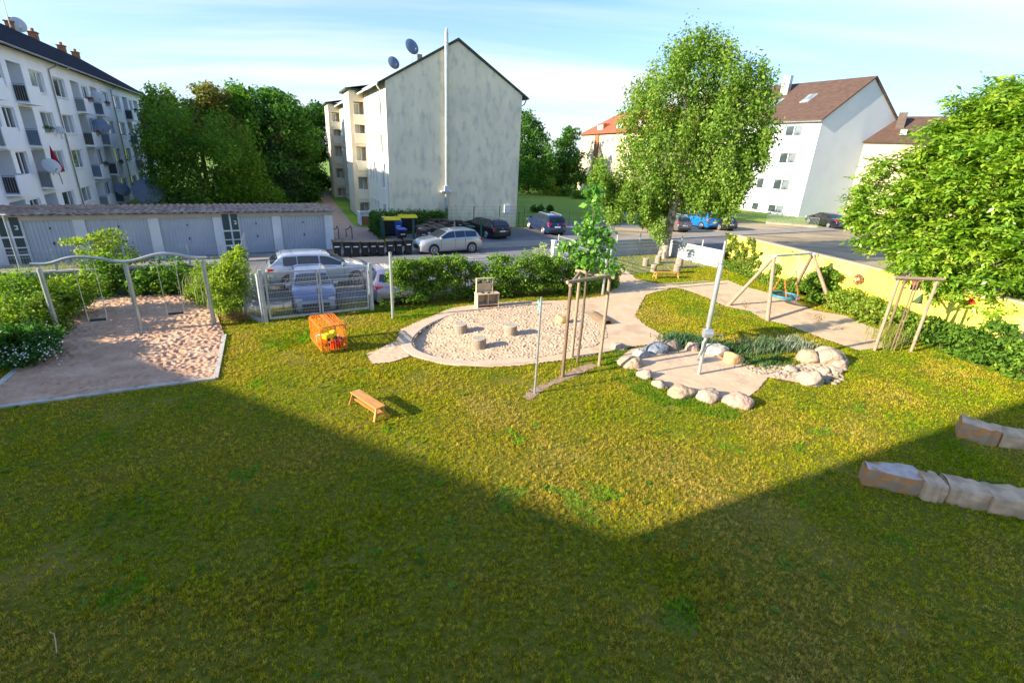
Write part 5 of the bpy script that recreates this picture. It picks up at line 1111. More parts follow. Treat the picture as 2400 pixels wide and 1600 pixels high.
for i,p in enumerate(br):
    lb='brown bin in the dense cluster before the gable, %s'%wd[i]
    q=G(p[0],p[1],1.0)
    if i==0: b0=binthing((*q,0),rot(40),lb,'brownpl','brownpl','brown bins clustered before the gable')
    else: dup(b0,(*q,0),rot(40+random.uniform(-25,25)),lb)
dup(b0,(*G(1076,517,1.0),0),rot(55),'brown bin standing alone right of the dense cluster')
q=G(1092,527,.9); binthing((*q,0),rot(40),'dark bin beside the black estate car','black','black','dark bins by the estate car'); q=G(1104,536,.8); binthing((*q,0),rot(50),'low dark bin right beside the wheel of the black estate car','black','greenmetal','dark bins by the estate car')
t=thing('white_board','white framed board leaning in front of the brown bins','board',(*G(995,566),0),rot(66)); MB().bx(-.45,.45,-.04,.04,.1,1.0).build('frame',M['white'],t,bevel=.01); MB().bx(-.38,.38,-.055,-.042,.18,.92).build('panel',M['dishpale'],t)
# ================================================================== fences and walls
def meshpanel(b,L_,z0,z1,dv=.075,dh=.2,r=.0045,x0=0):
    n=int(L_/dv)
    for i in range(n+1): x=x0+L_*i/n; b.bar((x,0,z0),(x,0,z1),r*1.6,r*1.6)
    k=max(1,int((z1-z0)/dh))
    for i in range(k+1): z=z0+(z1-z0)*i/k; b.bar((x0,.008,z),(x0+L_,.008,z),r*2.6,r*2.6)
def meshfence(name,label,p,q,h,step=2.5,m='galvd',z0=.08,group=None,dv=.09,sill=None,base=0.,r=.0045,dh=.2):
    p=Vector((*p[:2],0));q=Vector((*q[:2],0)); d=q-p; L_=d.length; t=thing(name,label,'fence',(p.x,p.y,base),math.atan2(d.y,d.x),group); n=max(1,round(L_/step))
    for i in range(n+1): MB().bx(L_*i/n-.03,L_*i/n+.03,-.03,.03,-.1,h+.05).build('post',M[m],t)
    for i in range(n): b=MB(); meshpanel(b,L_/n-.08,z0,h,dv,dh,r,x0=L_*i/n+.04); b.build('mesh_panel',M[m],t)
    if sill: MB().bx(0,L_,-.06,.06,-.1,z0-.02).build('base_slab',M[sill],t)
    return t
ga=G(625,755); gb=G(873,728); gv=Vector((gb[0]-ga[0],gb[1]-ga[1],0)); GL=gv.length; gz=math.atan2(gv.y,gv.x)
t=thing('mesh_gate','wide double metal gate filled with bar mesh, cars parked behind it','gate',(*ga,0),gz)
for x in (0,GL):
    MB().bx(x-.06,x+.06,-.06,.06,-.1,2.0).build('gate_post',M['galvd'],t,bevel=.006); 
for k in (0,1):
    x0=.12 if k==0 else GL/2+.02; x1=GL/2-.02 if k==0 else GL-.12
    lf=MB(); lf.bx(x0,x0+.06,-.02,.02,.1,1.9); lf.bx(x1-.06,x1,-.02,.02,.1,1.9); lf.bx(x0+.06,x1-.06,-.019,.019,.1,.17); lf.bx(x0+.06,x1-.06,-.019,.019,1.84,1.9); lf.bx(x0+.06,x1-.06,-.012,.012,1.42,1.45)
    o=lf.build('gate_leaf',M['galvd'],t); b=MB(); meshpanel(b,x1-x0-.13,.17,1.84,.055,.21,.0048,x0=x0+.065); b.build('bar_mesh',M['galvd'],o)
    for z in (.35,1.6): xx=0.0 if k==0 else GL; MB().bx(min(xx,x0 if k==0 else x1)+.02,max(xx,x0 if k==0 else x1)-.0,-.05,-.022,z,z+.07).build('hinge',M['tin'],o)
MB().bx(GL/2-.12,GL/2-.06,-.07,-.021,.95,1.15).build('lock_box',M['tin'],t)
gc=G(578,743)
meshfence('mesh_fence','short mesh fence panel left of the gate on a concrete slab',gc,(ga[0]-.1,ga[1]-.05),1.82,1.2,group='mesh fences',sill='concrete',z0=.14,dv=.06)
Bv=Vector((B.x,B.y)); wc=Vector(gc)+Bv*5.6
meshfence('mesh_fence','mesh fence running away from the gate corner toward the retaining wall',gc,tuple(wc),2.3,1.7,group='mesh fences',dv=.08)
wd_=dirv(61.8); wl0=wc-Vector((wd_.x,wd_.y))*14
t=thing('retaining_wall','low grey rendered wall with a pale coping behind the swing bed','wall',(wl0.x,wl0.y,0),rot(61.8)); MB().bx(0,14,0,.22,-.1,.90).build('wall_face',M['wallgrey'],t); MB().bx(-.02,14.03,-.05,.28,.903,.99).build('coping',M['capstone'],t,bevel=.008)
meshfence('mesh_fence','fine mesh fence standing on the retaining wall in front of the garages',tuple(wl0+Bv*.12),tuple(wc+Bv*.12),.80,2.4,base=.99,group='mesh fences',z0=.03,dv=.09,r=.0035)
fb=Vector(gb)+Bv*1.15+gv.normalized().to_2d()*.1; fe=Vector(G(1298,604))
f1_=fb+gv.normalized().to_2d()*9.1
meshfence('mesh_fence','long mesh fence hidden behind the hedge along the street',tuple(fb),tuple(f1_),1.62,2.5,group='mesh fences',dv=.07)
t=thing('gate_pillar','white pillar at the side gate beyond the hedge','pillar',(*G(1296,604),0),rot(50)); MB().bx(-.13,.13,-.13,.13,-.1,1.12).build('pillar',M['white'],t,bevel=.01); MB().bx(-.16,.16,-.16,.16,1.123,1.17).build('cap',M['white'],t)
sg0=G(1306,604); sg1=G(1433,588,1.46); d=Vector((sg1[0]-sg0[0],sg1[1]-sg0[1],0)); L_=d.length; t=thing('side_gate','pale metal side gate with horizontal bars standing open behind the young tree','gate',(*sg0,0),math.atan2(d.y,d.x))
for x in (0,L_): MB().tube([(x,0,-.1),(x,0,1.55)],.05,10).build('gate_post',M['mast'],t)
b=MB(); 
for z in (.18,.5,.82,1.14,1.44): b.tube([(.05,0,z),(L_-.05,0,z)],.022,6)
for x in (L_*.33,L_*.66): b.tube([(x,0,.18),(x,0,1.44)],.018,6)
b.build('barred_leaf',M['mast'],t)
def boardfence(label,pts,h,m,group,ps=1.75):
    o=Vector((*pts[0],0)); t=thing('board_fence',label,'fence',o,0,group); 
    for i in range(len(pts)-1):
        a=Vector((*pts[i],0))-o; c=Vector((*pts[i+1],0))-o; d=c-a; L_=d.length; b0_=Matrix.Translation(a)@Matrix.Rotation(math.atan2(d.y,d.x),4,'Z'); n=max(1,round(L_/ps))
        for k in range(n):
            s0,s1=L_*k/n+.06,L_*(k+1)/n-.06; b=MB(); b.M=b0_; b.bx(s0,s1,-.035,.035,-.1,.24); z=.25; 
            while z<h-.05: b.bx(s0,s1,-.022,.022,z,min(z+.205,h)); z+=.235
            b.build('slab_panel',M[m],t)
        for k in range(n+1): b=MB(); b.M=b0_; b.tube([(L_*k/n,0,-.1),(L_*k/n,0,h+.42)],.045,8); b.build('post',M['galvd'],t)
    return t
boardfence('grey concrete slab fence in shade left of the birch',[(5.3,33.15),G(1442,601),G(1545,595)],1.14,'boardshaded','slab fences')
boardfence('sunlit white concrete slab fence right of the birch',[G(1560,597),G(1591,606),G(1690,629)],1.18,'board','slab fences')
# yellow garden wall
ya=Vector((*G(1707.6,546,2.2),0)); yc=Vector((*G(2396,707,2.2),0)); d=(yc-ya).normalized(); YL=22.; t=thing('garden_wall','bright yellow painted garden wall with a stone coping along the right side','wall',ya,math.atan2(d.y,d.x))
MB().bx(0,YL,0,.24,-.1,2.11).build('wall_face',M['yellow'],t); MB().bx(-.04,YL,-.05,.30,2.113,2.2).build('coping',M['coping'],t,bevel=.01)
# green mesh fence and posts before the gable
q0=Vector(Ec)+Vector((A.x,A.y))*6.4+Bv*.4
meshfence('green_fence','green wire fence with dark posts in front of the blank gable',tuple(q0),tuple(Vector(G(1209,531))+Vector((A.x,A.y))*.4-Bv*.8),1.9,2.2,'greenmetal',group='green fences',dv=.35,dh=.3,r=.003)
meshfence('green_fence','green wire fence along the edge of the far lawn',G(1215,531),G(1440,531),1.3,2.6,'greenmetal',group='green fences',dv=.35,dh=.3,r=.003)
meshfence('green_fence','low green slatted fence closing the left side of the bin enclosure',Ef,tuple(Vector(Ec).lerp(Vector(Ef),.0)),1.5,2.2,'greenmetal',group='green fences',dv=.10,dh=.15,r=.008)
for u,v,lb in ((970,575,'dark green gate post between the blue and brown bins'),(1127,571,'dark green post behind the silver estate car')):
    t=thing('green_post',lb,'post',(*G(u,v),0),0,'green posts'); MB().bx(-.07,.07,-.05,.05,-.1,1.75).build('post',M['greenmetal'],t); MB().bx(-.08,.08,-.06,.06,1.753,1.78).build('cap',M['greenmetal'],t)
t=thing('handrail','pair of curved dark handrails beside the garden path steps','handrail',(*G(826,562),0),rot(-35))
for y in (0,.95): MB().tube([(0,y,0),(0,y,.8),(.25,y,.98),(.6,y,.75),(1.5,y,.55),(1.5,y,0)],.028,6).build('rail',M['black'],t,smooth=True)
t=thing('ramp_railing','pale metal railing of a ramp at the foot of the tall white house','railing',(*G(1795,525),0),math.atan2(G(1915,535)[1]-G(1795,525)[1],G(1915,535)[0]-G(1795,525)[0])); L_=math.dist(G(1795,525),G(1915,535))
b=MB(); meshpanel(b,L_,.35,1.15,.14,.8,.014); b.build('bars',M['mast'],t); MB().bx(0,L_,.1,.3,-.1,.32).build('ramp_wall',M['coping'],t)
t=thing('far_railing','white railing along the back of the far lawn','railing',(*G(1190,447),0),rot(AZ)); b=MB(); 
for i in range(15): b.bx(i*1.-.04,i*1.+.04,-.04,.04,0,1.1)
b.bx(-.1,14.1,-.03,.03,1.0,1.12); b.bx(-.1,14.1,-.028,.028,.5,.58); b.build('rails',M['white'],t)
# ================================================================== vegetation
LM=[(.03,.085,.010),(.055,.13,.014),(.09,.18,.02)]; LD=[(.016,.05,.009),(.028,.08,.013),(.05,.12,.018)]; LY=[(.07,.13,.012),(.12,.19,.018),(.19,.24,.03)]; LO=[(.05,.075,.012),(.09,.10,.018),(.13,.11,.03)]; LBi=[(.05,.11,.014),(.09,.165,.02),(.14,.21,.03),(.18,.235,.045)]
def tree(name,label,basepx,px,n,size,cols,seed,dep=.8,th=None,br=.22,group=None,base=None,cat='tree',**k):
    base=base or G(*basepx); t=thing(name,label,cat,(*base,0),0,group); cl=rel(px,base,dep,.80)
    zc=sum(c[2] for c in cl)/len(cl); zt=max(c[2] for c in cl)
    k.setdefault('sub',8); crown('crown',cl,n,size,cols,t,seed,**k)
    R=random.Random(seed); lim=[c[:3] for c in R.sample(cl,min(7,len(cl)))]
    trunk(t,br,th or max(1.,zc),[(x*.8,y*.8,z*.95) for x,y,z in lim],seed=seed); return t
gB='trees behind the garages'
tree('broadleaf_tree','big light green tree nearest the long block, spreading low behind the garage roof',(480,487),[(392,300,55),(452,290,58),(398,372,58),(478,365,66),(362,330,32),(372,400,34),(545,335,50),(545,395,56),(600,435,42),(640,462,30),(500,445,60),(420,440,56),(565,455,45)],34000,.22,LM[:2]+LY[:2],31,br=.35,group=gB,droop=.5,strand=1.2)
tree('birch_tree','thin pale birch top rising behind the left end of the tree belt',(372,470),[(372,225,24,34),(392,250,30,36),(360,262,26,40),(410,285,34,40),(385,320,40,50)],9000,.30,LBi,32,br=.3,group=gB,strand=2.)
tree('broadleaf_tree','olive brown tinted tree in the middle of the belt behind the garages',(492,468),[(488,232,32),(472,262,34),(515,258,34),(495,300,48),(450,300,40),(530,330,46)],15000,.32,LO+LM[1:2],33,br=.3,group=gB)
tree('broadleaf_tree','tall mixed green tree with feathery top left of the round dark maple',(566,466),[(548,222,28),(580,240,34),(560,270,44),(605,258,30),(585,320,50),(600,380,56),(560,360,50)],17000,.32,LM+LD[:1],34,br=.3,group=gB,strand=1.)
tree('maple_tree','round topped dark green maple, highest left of the cream house',(655,466),[(640,236,26),(625,268,38),(668,262,34),(650,310,56),(690,310,40),(620,345,44),(690,370,50),(640,395,60)],22000,.36,LD[1:]+LM[1:2],35,br=.4,group=gB)
tree('broadleaf_tree','dark tree beside the far bay of the cream house',(735,450),[(748,262,24),(726,292,32),(764,275,20),(716,345,44),(738,345,34),(722,400,44),(700,400,44)],17000,.4,LD,36,br=.35,group=gB)
tree('broadleaf_tree','deep shaded tree filling the gap under the maple',(600,468),[(590,420,60),(640,440,50),(690,440,46),(540,450,50),(720,440,30)],16000,.34,LD,37,br=.3,group=gB)
# conifer
cb=G(655,473); t=thing('spruce_tree','dark spruce with a browned tip in front of the maple','tree',(*cb,0),0)
D=math.hypot(*cb); kk=D/F; cl=[]
for i in range(34):
    q=i/33; v=292+q*150; p=at(655-2*q,v,cb); r=(4+50*q)*kk; R=random.Random(i)
    for j in range(1+int(6*q)): a=R.uniform(0,2*PI); cl.append((p.x-cb[0]+math.cos(a)*r*.62,p.y-cb[1]+math.sin(a)*r*.62,p.z-.1*r,r*.5,r*.5,.35))
zs_=max(c[2] for c in cl)-1.5; crown('crown',[c for c in cl if c[2]<zs_],16000,.30,[(.012,.035,.014),(.022,.055,.022),(.04,.075,.04)],t,41,ratio=.25,droop=.6); crown('brown_tip',[c for c in cl if c[2]>=zs_],900,.26,[(.16,.07,.035),(.10,.06,.03)],t,42,ratio=.25,droop=.6)
trunk(t,.22,max(c[2] for c in cl),[],seed=3)
def bush(name,label,basepx,px,n,size,cols,seed,group=None,cat='shrub',dep=.7,base=None,**k):
    base=base or G(*basepx); t=thing(name,label,cat,(*base,0),0,group); cl=rel(px,base,dep); k.setdefault('sub',5); k.setdefault('subk',1.05); crown('foliage',cl,int(n*.8),size,cols,t,seed,zmin=.02,**k)
    b=MB(); R=random.Random(seed)
    for i in range(6): c=cl[R.randrange(len(cl))]; b.tube([(R.uniform(-.1,.1),R.uniform(-.1,.1),-.05),(c[0]*.5,c[1]*.5,c[2]*.5),(c[0],c[1],c[2])],[.025,.018,.006],5)
    b.build('stems',M['bark'],t); return t
bush('garden_bush','sunlit rounded bush at the far end of the garden path',(715,446),[(704,428,12),(722,424,16),(738,430,12)],3500,.26,LY,51); bush('garden_bush','dark bush beside the far bay at the end of the garden path',(755,447),[(750,428,14),(768,430,14)],3000,.28,LD,52)
# right of the gable
tree('broadleaf_tree','dark tree just right of the blank gable',(1235,453),[(1225,290,28),(1250,302,26),(1222,335,44),(1262,345,36),(1240,385,52),(1212,415,44),(1268,410,40)],15000,.42,LM[:2]+LD[1:],53,br=.35,group='trees beyond the far lawn')
tree('broadleaf_tree','smaller dark tree left of the peach house',(1328,450),[(1338,318,22),(1325,345,26),(1345,372,26),(1318,392,32),(1345,415,30),(1300,425,26)],11000,.42,LM[:2]+LD[1:],54,br=.3,group='trees beyond the far lawn')
tree('broadleaf_tree','low dark tree filling in behind the far railing',(1280,447),[(1285,395,34),(1300,420,34),(1262,420,34),(1230,430,30)],9000,.42,LD,55,br=.3,group='trees beyond the far lawn')
bush('garden_bush','light bush with pinkish tips on the far lawn',(1292,458),[(1290,432,11),(1284,444,12),(1302,447,10)],2500,.26,LY,56); bush('garden_bush','round clipped bush on the far lawn',(1328,460),[(1327,447,13)],1800,.24,LM,57)
bush('far_hedge','low dark hedge in front of the peach house',(1400,468),[(1355,455,13),(1378,458,13),(1400,462,13),(1425,466,13),(1450,470,14),(1480,478,18),(1510,482,18),(1535,486,18)],9000,.26,LM[:2],58,cat='hedge'); 
bush('garden_bush','small dark bush by the posts in front of the far lawn',(1258,497),[(1250,492,8),(1264,490,8)],700,.22,LD,59); bush('garden_bush','small dark bush on the far lawn behind the people carrier',(1288,496),[(1288,489,7)],500,.22,LD,60)
# trees hidden behind the birch, throwing shade on the white house
tree('broadleaf_tree','green tree behind the birch crown, left of the tall white house',(1640,506),[(1620,420,40),(1670,430,34),(1590,440,40),(1650,460,36)],7000,.36,LM,61,br=.35)
# the big birch
bb=G(1553,604); t=thing('weeping_birch','tall weeping birch with a rough pale trunk in the far corner of the playground','tree',(*bb,0),0)
BX=[(1660,72,20),(1630,100,30),(1690,108,28),(1600,120,22),(1772,150,26),(1570,160,50),(1640,150,60),(1710,170,56),(1775,190,36),(1510,205,38),(1560,225,56),(1650,240,66),(1730,245,58),(1790,250,34),(1500,270,44),(1580,300,66),(1670,310,70),(1750,310,58),(1805,300,26),(1485,340,44),(1540,365,60),(1640,380,66),(1720,380,60),(1772,340,32),(1480,410,46),(1460,450,36),(1540,430,52),(1610,440,50),(1690,440,52),(1728,418,34),(1425,420,26),(1440,480,26),(1500,462,26),(1530,475,28),(1640,455,30),(1710,455,24)]
crown('crown',rel(BX,bb,.7,.80),68000,.165,LBi,t,71,ratio=.62,droop=.9,strand=.9,shell=.45,up=.3,sub=8,tall=2.1,subk=.80)
# hanging strands under the crown
cl=[]
R=random.Random(72)
for (u,v0,v1) in [(1535,440,545),(1522,450,530),(1548,430,548),(1512,450,520),(1560,430,500),(1690,430,500),(1700,420,505),(1715,420,480),(1675,420,480),(1440,440,510),(1425,420,500),(1455,450,510),(1730,390,460),(1745,360,430),(1785,310,390),(1480,430,500),(1400,380,450),(1415,390,470),(1645,430,475)]:
    for j in range(9): 
        q=j/8; p=at(u+R.uniform(-5,5),v0+(v1-v0)*q,bb); n=Vector((bb[0],bb[1],0)).normalized()*R.uniform(-2.5,1.5); cl.append((p.x-bb[0]+n.x,p.y-bb[1]+n.y,p.z,.36,.36,.5))
crown('hanging_twigs',cl,26000,.15,LBi,t,73,ratio=.6,droop=1.2,shell=.2,up=.1)
b=MB(); b.tube([(0,0,-.15),(.02,0,.5),(.1,.05,2.0),(.25,.05,4.),(.7,.1,6.5),(1.2,.2,9.),(1.6,.3,12.)],[.46,.34,.31,.28,.22,.15,.06],14)
for c in (((.25,.05,4.),(-1.2,.5,6.5),(-2.6,.6,9.0)),((.3,.05,4.6),(1.8,-.6,7.),(3.6,-.8,9.5)),((.7,.1,6.5),(-.4,-1.,9.5),(-1.,-1.5,12.)),((.9,.1,7.5),(2.4,.8,10.),(3.6,1.,12.)),((.2,.0,3.6),(-1.8,-.6,5.),(-3.2,-.9,5.4)),((.4,.0,5.),(2.6,.3,5.8),(4.6,.4,5.6))): b.tube(c,[.18,.11,.03],7)
b.build('trunk',M['birchbark'],t,smooth=True)
# the big leafy tree at the right edge
wb_=(20.4,16.9); t=thing('chestnut_tree','big broad leafed tree leaning over the yellow wall at the right edge','tree',(*wb_,0),0)
CX=[(2330,215,55),(2250,245,50),(2390,200,60),(2180,300,48),(2260,320,66),(2350,300,80),(2440,300,90),(2120,345,36),(2100,420,52),(2190,400,66),(2290,410,80),(2400,420,90),(2055,470,42),(2130,490,60),(2220,500,66),(2330,510,80),(2430,540,80),(2060,540,42),(2130,570,54),(2080,590,36),(2190,590,50),(2150,630,36),(2290,600,44),(2390,640,60),(2240,650,36),(2310,690,34),(2420,700,50),(2200,670,24)]
R2=np.random.default_rng(81); CX=[(u+(34 if u<2160 else 14),v+26-(14 if v>560 else 0),r*(.85 if u<2160 else 1)) for u,v,r in CX]+[(2018,465,30),(2028,520,32),(2050,425,30),(2012,495,22),(2040,570,28),(2075,385,28)]; cl=rel(CX,wb_,.55,.70); cl0=np.array(cl); q_=unit(R2.normal(size=(len(cl)*7,3))); bg_=np.repeat(cl0,7,0); cla=np.concatenate([bg_[:,:3]+q_*bg_[:,3:6]*(.5+.5*R2.random(len(bg_)))[:,None],bg_[:,3:6]*(.32+.2*R2.random(len(bg_)))[:,None]*np.array([1,1,.7])],1); w=cla[:,3]**2; w/=w.sum(); nt_=12000
idx=R2.choice(len(cla),nt_,p=w); d=unit(R2.normal(size=(nt_,3))); P=cla[idx,:3]+d*cla[idx,3:6]*((.45+.55*R2.random(nt_))**.6*(1+.25*np.sin(d[:,0]*6+idx)*np.sin(d[:,1]*6+idx*2)))[:,None]
hd=unit(np.stack([d[:,0]+.4*R2.normal(size=nt_),d[:,1]+.4*R2.normal(size=nt_),-.25+.3*R2.normal(size=nt_)],1))
Vs=[];Cs=[]; cc=LEAFK*np.array([(.055,.13,.010),(.10,.19,.014),(.16,.25,.020),(.24,.30,.035)]); kq=np.clip(R2.random(nt_)*.7+.3*np.sin(idx*2.1)**2,0,.999)*3; i0=kq.astype(int); col0=cc[i0]*(1-(kq-i0))[:,None]+cc[i0+1]*(kq-i0)[:,None]
sdv=unit(np.cross(hd,np.array([0,0,1.])+0*hd)); upv=np.cross(sdv,hd)
for k in range(7):
    o=.10*(k//2)*1.25; sg=1 if k%2 else -1
    if k==6: D_=hd; base=P+hd*.38; sg=0
    else: D_=unit(hd*.75+sdv*sg+R2.normal(size=(nt_,3))*.15-np.array([0,0,.25])); base=P+hd*o
    Nn=unit(upv+R2.normal(size=(nt_,3))*.35); L=.21*(1+.25*R2.normal(size=nt_)).clip(.5,1.5)
    V,_f=leafquads(base,Nn,D_,L,L*.44,.12); Vs.append(V); Cs.append(np.repeat(col0*(.8+.4*R2.random(nt_))[:,None],4,0))
V=np.concatenate(Vs); n=len(V)//4; i=np.arange(n)*4; npobj('crown',npmesh('crown',V,np.stack([i,i+1,i+2,i+3],1),M['leaf_gloss'],np.concatenate(Cs)),t)
trunk(t,.38,4.2,[c[:3] for c in cl[::5]],seed=5)
# ---- hedge along the street
def hedgeline(name,label,pts,n,size,cols,seed,w=.5,h=1.9,step=.42,zlow=.35,cat='hedge',group=None,jit=.18,**k):
    o=pts[0]; t=thing(name,label,cat,(*o,0),0,group); cl=[]; R=random.Random(seed)
    for i in range(len(pts)-1):
        a,c=Vector(pts[i]),Vector(pts[i+1]); m=max(1,int((c-a).length/step))
        for j in range(m):
            p=a.lerp(c,(j+.5)/m); hh=h*(1+R.uniform(-jit,jit)*.8); z=zlow
            while z<hh-.2: cl.append((p.x-o[0]+R.uniform(-.12,.12),p.y-o[1]+R.uniform(-.12,.12),z,w*R.uniform(.8,1.2),w*R.uniform(.8,1.2),.36)); z+=.42
            cl.append((p.x-o[0],p.y-o[1],hh-.22,w*.7,w*.7,.26))
    crown('foliage',cl,n,size,cols,t,seed,zmin=.02,sub=0 if jit<.1 else 3,subk=1.35,**k); b=MB()
    for i in range(len(pts)-1):
        a,c=Vector(pts[i]),Vector(pts[i+1]); m=max(1,int((c-a).length/.5))
        for j in range(m): p=a.lerp(c,(j+.5)/m); b.tube([(p.x-o[0],p.y-o[1],-.05),(p.x-o[0]+R.uniform(-.2,.2),p.y-o[1]+R.uniform(-.2,.2),h*.8)],[.025,.01],5)
    b.build('stems',M['bark'],t); return t
LH=[(.035,.085,.011),(.07,.14,.016),(.115,.19,.018),(.18,.235,.03)]
h0=Vector(G(928,726)); hv=gv.normalized().to_2d(); nB=Vector((-hv.y,hv.x))
hp=[tuple(Vector(G(915,725))+nB*.5),tuple(Vector(G(1010,712))+nB*.5),tuple(Vector(G(1128,702))+nB*.55)]
hedgeline('garden_hedge','leafy green hedge left of the play kitchen, beside the pale mast',hp,17500,.105,LH,91,w=.55,h=1.72,up=.3)
hp=[tuple(Vector(G(1150,704))+nB*.55),tuple(Vector(G(1240,698))+nB*.55),tuple(Vector(G(1320,694))+nB*.55),tuple(Vector(G(1405,690))+nB*.6)]
hedgeline('garden_hedge','taller green hedge right of the play kitchen reaching the second mast',hp,20000,.105,LH[:3]+LH[1:2],92,w=.62,h=1.85,up=.3)
bush('garden_shrub','loose leafy shrub beside the sand path behind the tree stakes',(1432,672),[(1425,660,18,20),(1438,645,16,20),(1420,630,16),(1436,676,12),(1400,650,18)],2600,.11,LH,93)
bush('garden_shrub','thin pale flowering shrub above the hedge before the white pillar',(1262,650),[(1262,590,14),(1275,580,12),(1285,600,14),(1250,600,12),(1240,610,12)],900,.10,[(.30,.33,.16),(.20,.27,.09)],94)
t_=thing('hidden','x','x'); bpy.data.objects.remove(t_)
# ---- bed behind the swing
bush('bed_tree','small yellow green tree in the bed behind the swing, in front of the garages',(262,672),[(238,552,17,8),(262,549,16,8),(205,565,20,7),(168,563,16,4),(250,566,24,10),(280,580,20,8),(225,583,26,10),(300,596,18,9),(255,598,28,10),(310,612,18,9),(200,592,14,6)],3300,.12,LY+[(.30,.30,.05)],95,cat='tree',dep=.5)
bush('bed_shrub','dense dark shrub under the small yellow green tree',(262,690),[(240,640,26),(275,630,28),(300,655,24),(255,665,30),(225,672,22)],5200,.11,LH[:3],96)
bush('bed_shrub','broad leafed green bush between the swing ropes',(355,690),[(330,668,20),(350,652,22),(375,662,20),(400,640,26),(430,650,24),(415,675,22),(445,672,18)],6000,.12,LH[:3],97)
bush('bed_shrub','tall wispy shrub beside the right swing post',(478,712),[(470,640,14,26),(480,660,16,26),(462,685,16,18),(490,690,16,22),(500,640,12,30)],2800,.10,LY,98,strand=.3)
bush('bed_shrub','tall bright yellow green shrub beside the gate fence corner',(545,745),[(558,592,12,14),(548,612,20,16),(530,640,26,22),(555,650,24,26),(520,670,22,24),(548,690,26,24),(560,715,16,18),(530,722,20,16),(512,700,14,20)],8500,.10,LY+[(.16,.24,.02)],99,group='shrubs by the gate')
bush('bed_shrub','dry brown grassy clump at the foot of the gate corner shrub',(555,752),[(550,738,16,10),(568,745,12,8),(535,742,12,8)],1300,.14,[(.22,.15,.06),(.15,.10,.04),(.28,.2,.08)],100,ratio=.15,group='shrubs by the gate')
for i,(bp,px,n,cols,lb) in enumerate([((150,745),[(120,700,26),(155,690,26),(185,680,24),(210,668,22),(175,715,20),(140,728,18)],5200,LY,'yellow green leafy shrub left of the swing sand'),
    ((70,790),[(40,735,34),(80,725,34),(110,750,28),(60,770,34),(100,780,24)],6500,LO[:2]+LH[1:],'mixed brown green shrub behind the left swing post'),
    ((40,850),[(10,800,36),(45,800,34),(85,805,30),(60,830,26),(20,838,24),(110,800,18)],6500,LD+LH[:1],'dark low shrub with tiny white flowers at the left edge'),
    ((10,760),[(-10,700,40),(20,690,34),(50,672,26),(-20,760,36)],5200,LH,'shrub cut by the left edge of the photo'),
    ((95,700),[(70,680,22),(110,676,20),(30,680,22),(140,676,18)],3200,LY,'pale leaved shrub along the retaining wall')]):
    bush('bed_shrub',lb,bp,px,n,.11,cols,110+i)
# white blossom on the low shrub
R=np.random.default_rng(5); b=MB(); bp=G(60,835)
fl=thing('white_flowers','scattered tiny white flowers on the low dark shrub at the left edge','flowers',(*bp,0))
n=260; pp=[G(R.uniform(-20,150),R.uniform(790,856),.25+R.uniform(0,.4)) for _ in range(n)]; V=np.array([(x-bp[0],y-bp[1],.35+R.uniform(0,.45)) for x,y in pp]); Nn=unit(R.normal(size=(n,3))+np.array([0,-.6,1])); V,Fq=leafquads(V,Nn,R.normal(size=(n,3)),np.full(n,.05),np.full(n,.05)); o=npobj('blossom',npmesh('blossom',V,Fq,M['leaf'],np.full((len(V),3),.7)),fl); o['kind']='stuff'
# wispy tall grasses
def wisps(name,label,pxs,n,h,cols,seed,w=.012,cat='grass clump',spread=.28,kind=None):
    R=np.random.default_rng(seed); o=G(*pxs[0]); t=thing(name,label,cat,(*o,0)); c=np.array([G(*p) for p in pxs]); i=R.integers(0,len(c),n); x=c[i,0]-o[0]+R.normal(size=n)*spread; y=c[i,1]-o[1]+R.normal(size=n)*spread
    P=np.stack([x,y,np.zeros(n)],1); th=R.uniform(0,2*PI,n); le=np.abs(R.normal(size=n))*.35; D=unit(np.stack([np.cos(th)*le,np.sin(th)*le,np.ones(n)],1)); hh=h*(.45+.75*R.random(n)); S=np.stack([np.cos(th+PI/2),np.sin(th+PI/2),0*th],1)*w
    m=P+D*(hh*.6)[:,None]; e=P+D*hh[:,None]+np.stack([np.cos(th),np.sin(th),-.5+0*th],1)*(hh*.22)[:,None]
    V=np.stack([P-S,P+S,m+S,m-S,e],1).reshape(-1,3); k=np.arange(n)*5; F3=np.concatenate([np.stack([k,k+1,k+2],1),np.stack([k,k+2,k+3],1),np.stack([k+3,k+2,k+4],1)]); cc=np.array(cols); q=R.random(n)*(len(cc)-1); i0=q.astype(int); col=cc[i0]*(1-(q-i0))[:,None]+cc[np.minimum(i0+1,len(cc)-1)]*(q-i0)[:,None]
    ob=npobj('blades',npmesh('blades',V,F3,M['grass'],np.repeat(col,5,0)),t); return t
SG=[(.12,.18,.08),(.08,.15,.05),(.24,.28,.17)]
wisps('tall_grass','wispy pale grass along the retaining wall behind the left swing post',[(60,690),(120,680),(170,675),(30,700),(210,668)],1500,1.25,[(.22,.28,.07),(.35,.38,.14)],120,.010)
wisps('tall_grass','pale seeding grass between the shrubs beside the gate corner',[(500,700),(520,715),(570,700),(590,690),(480,700)],1300,1.35,[(.34,.36,.16),(.2,.27,.07)],121,.010)
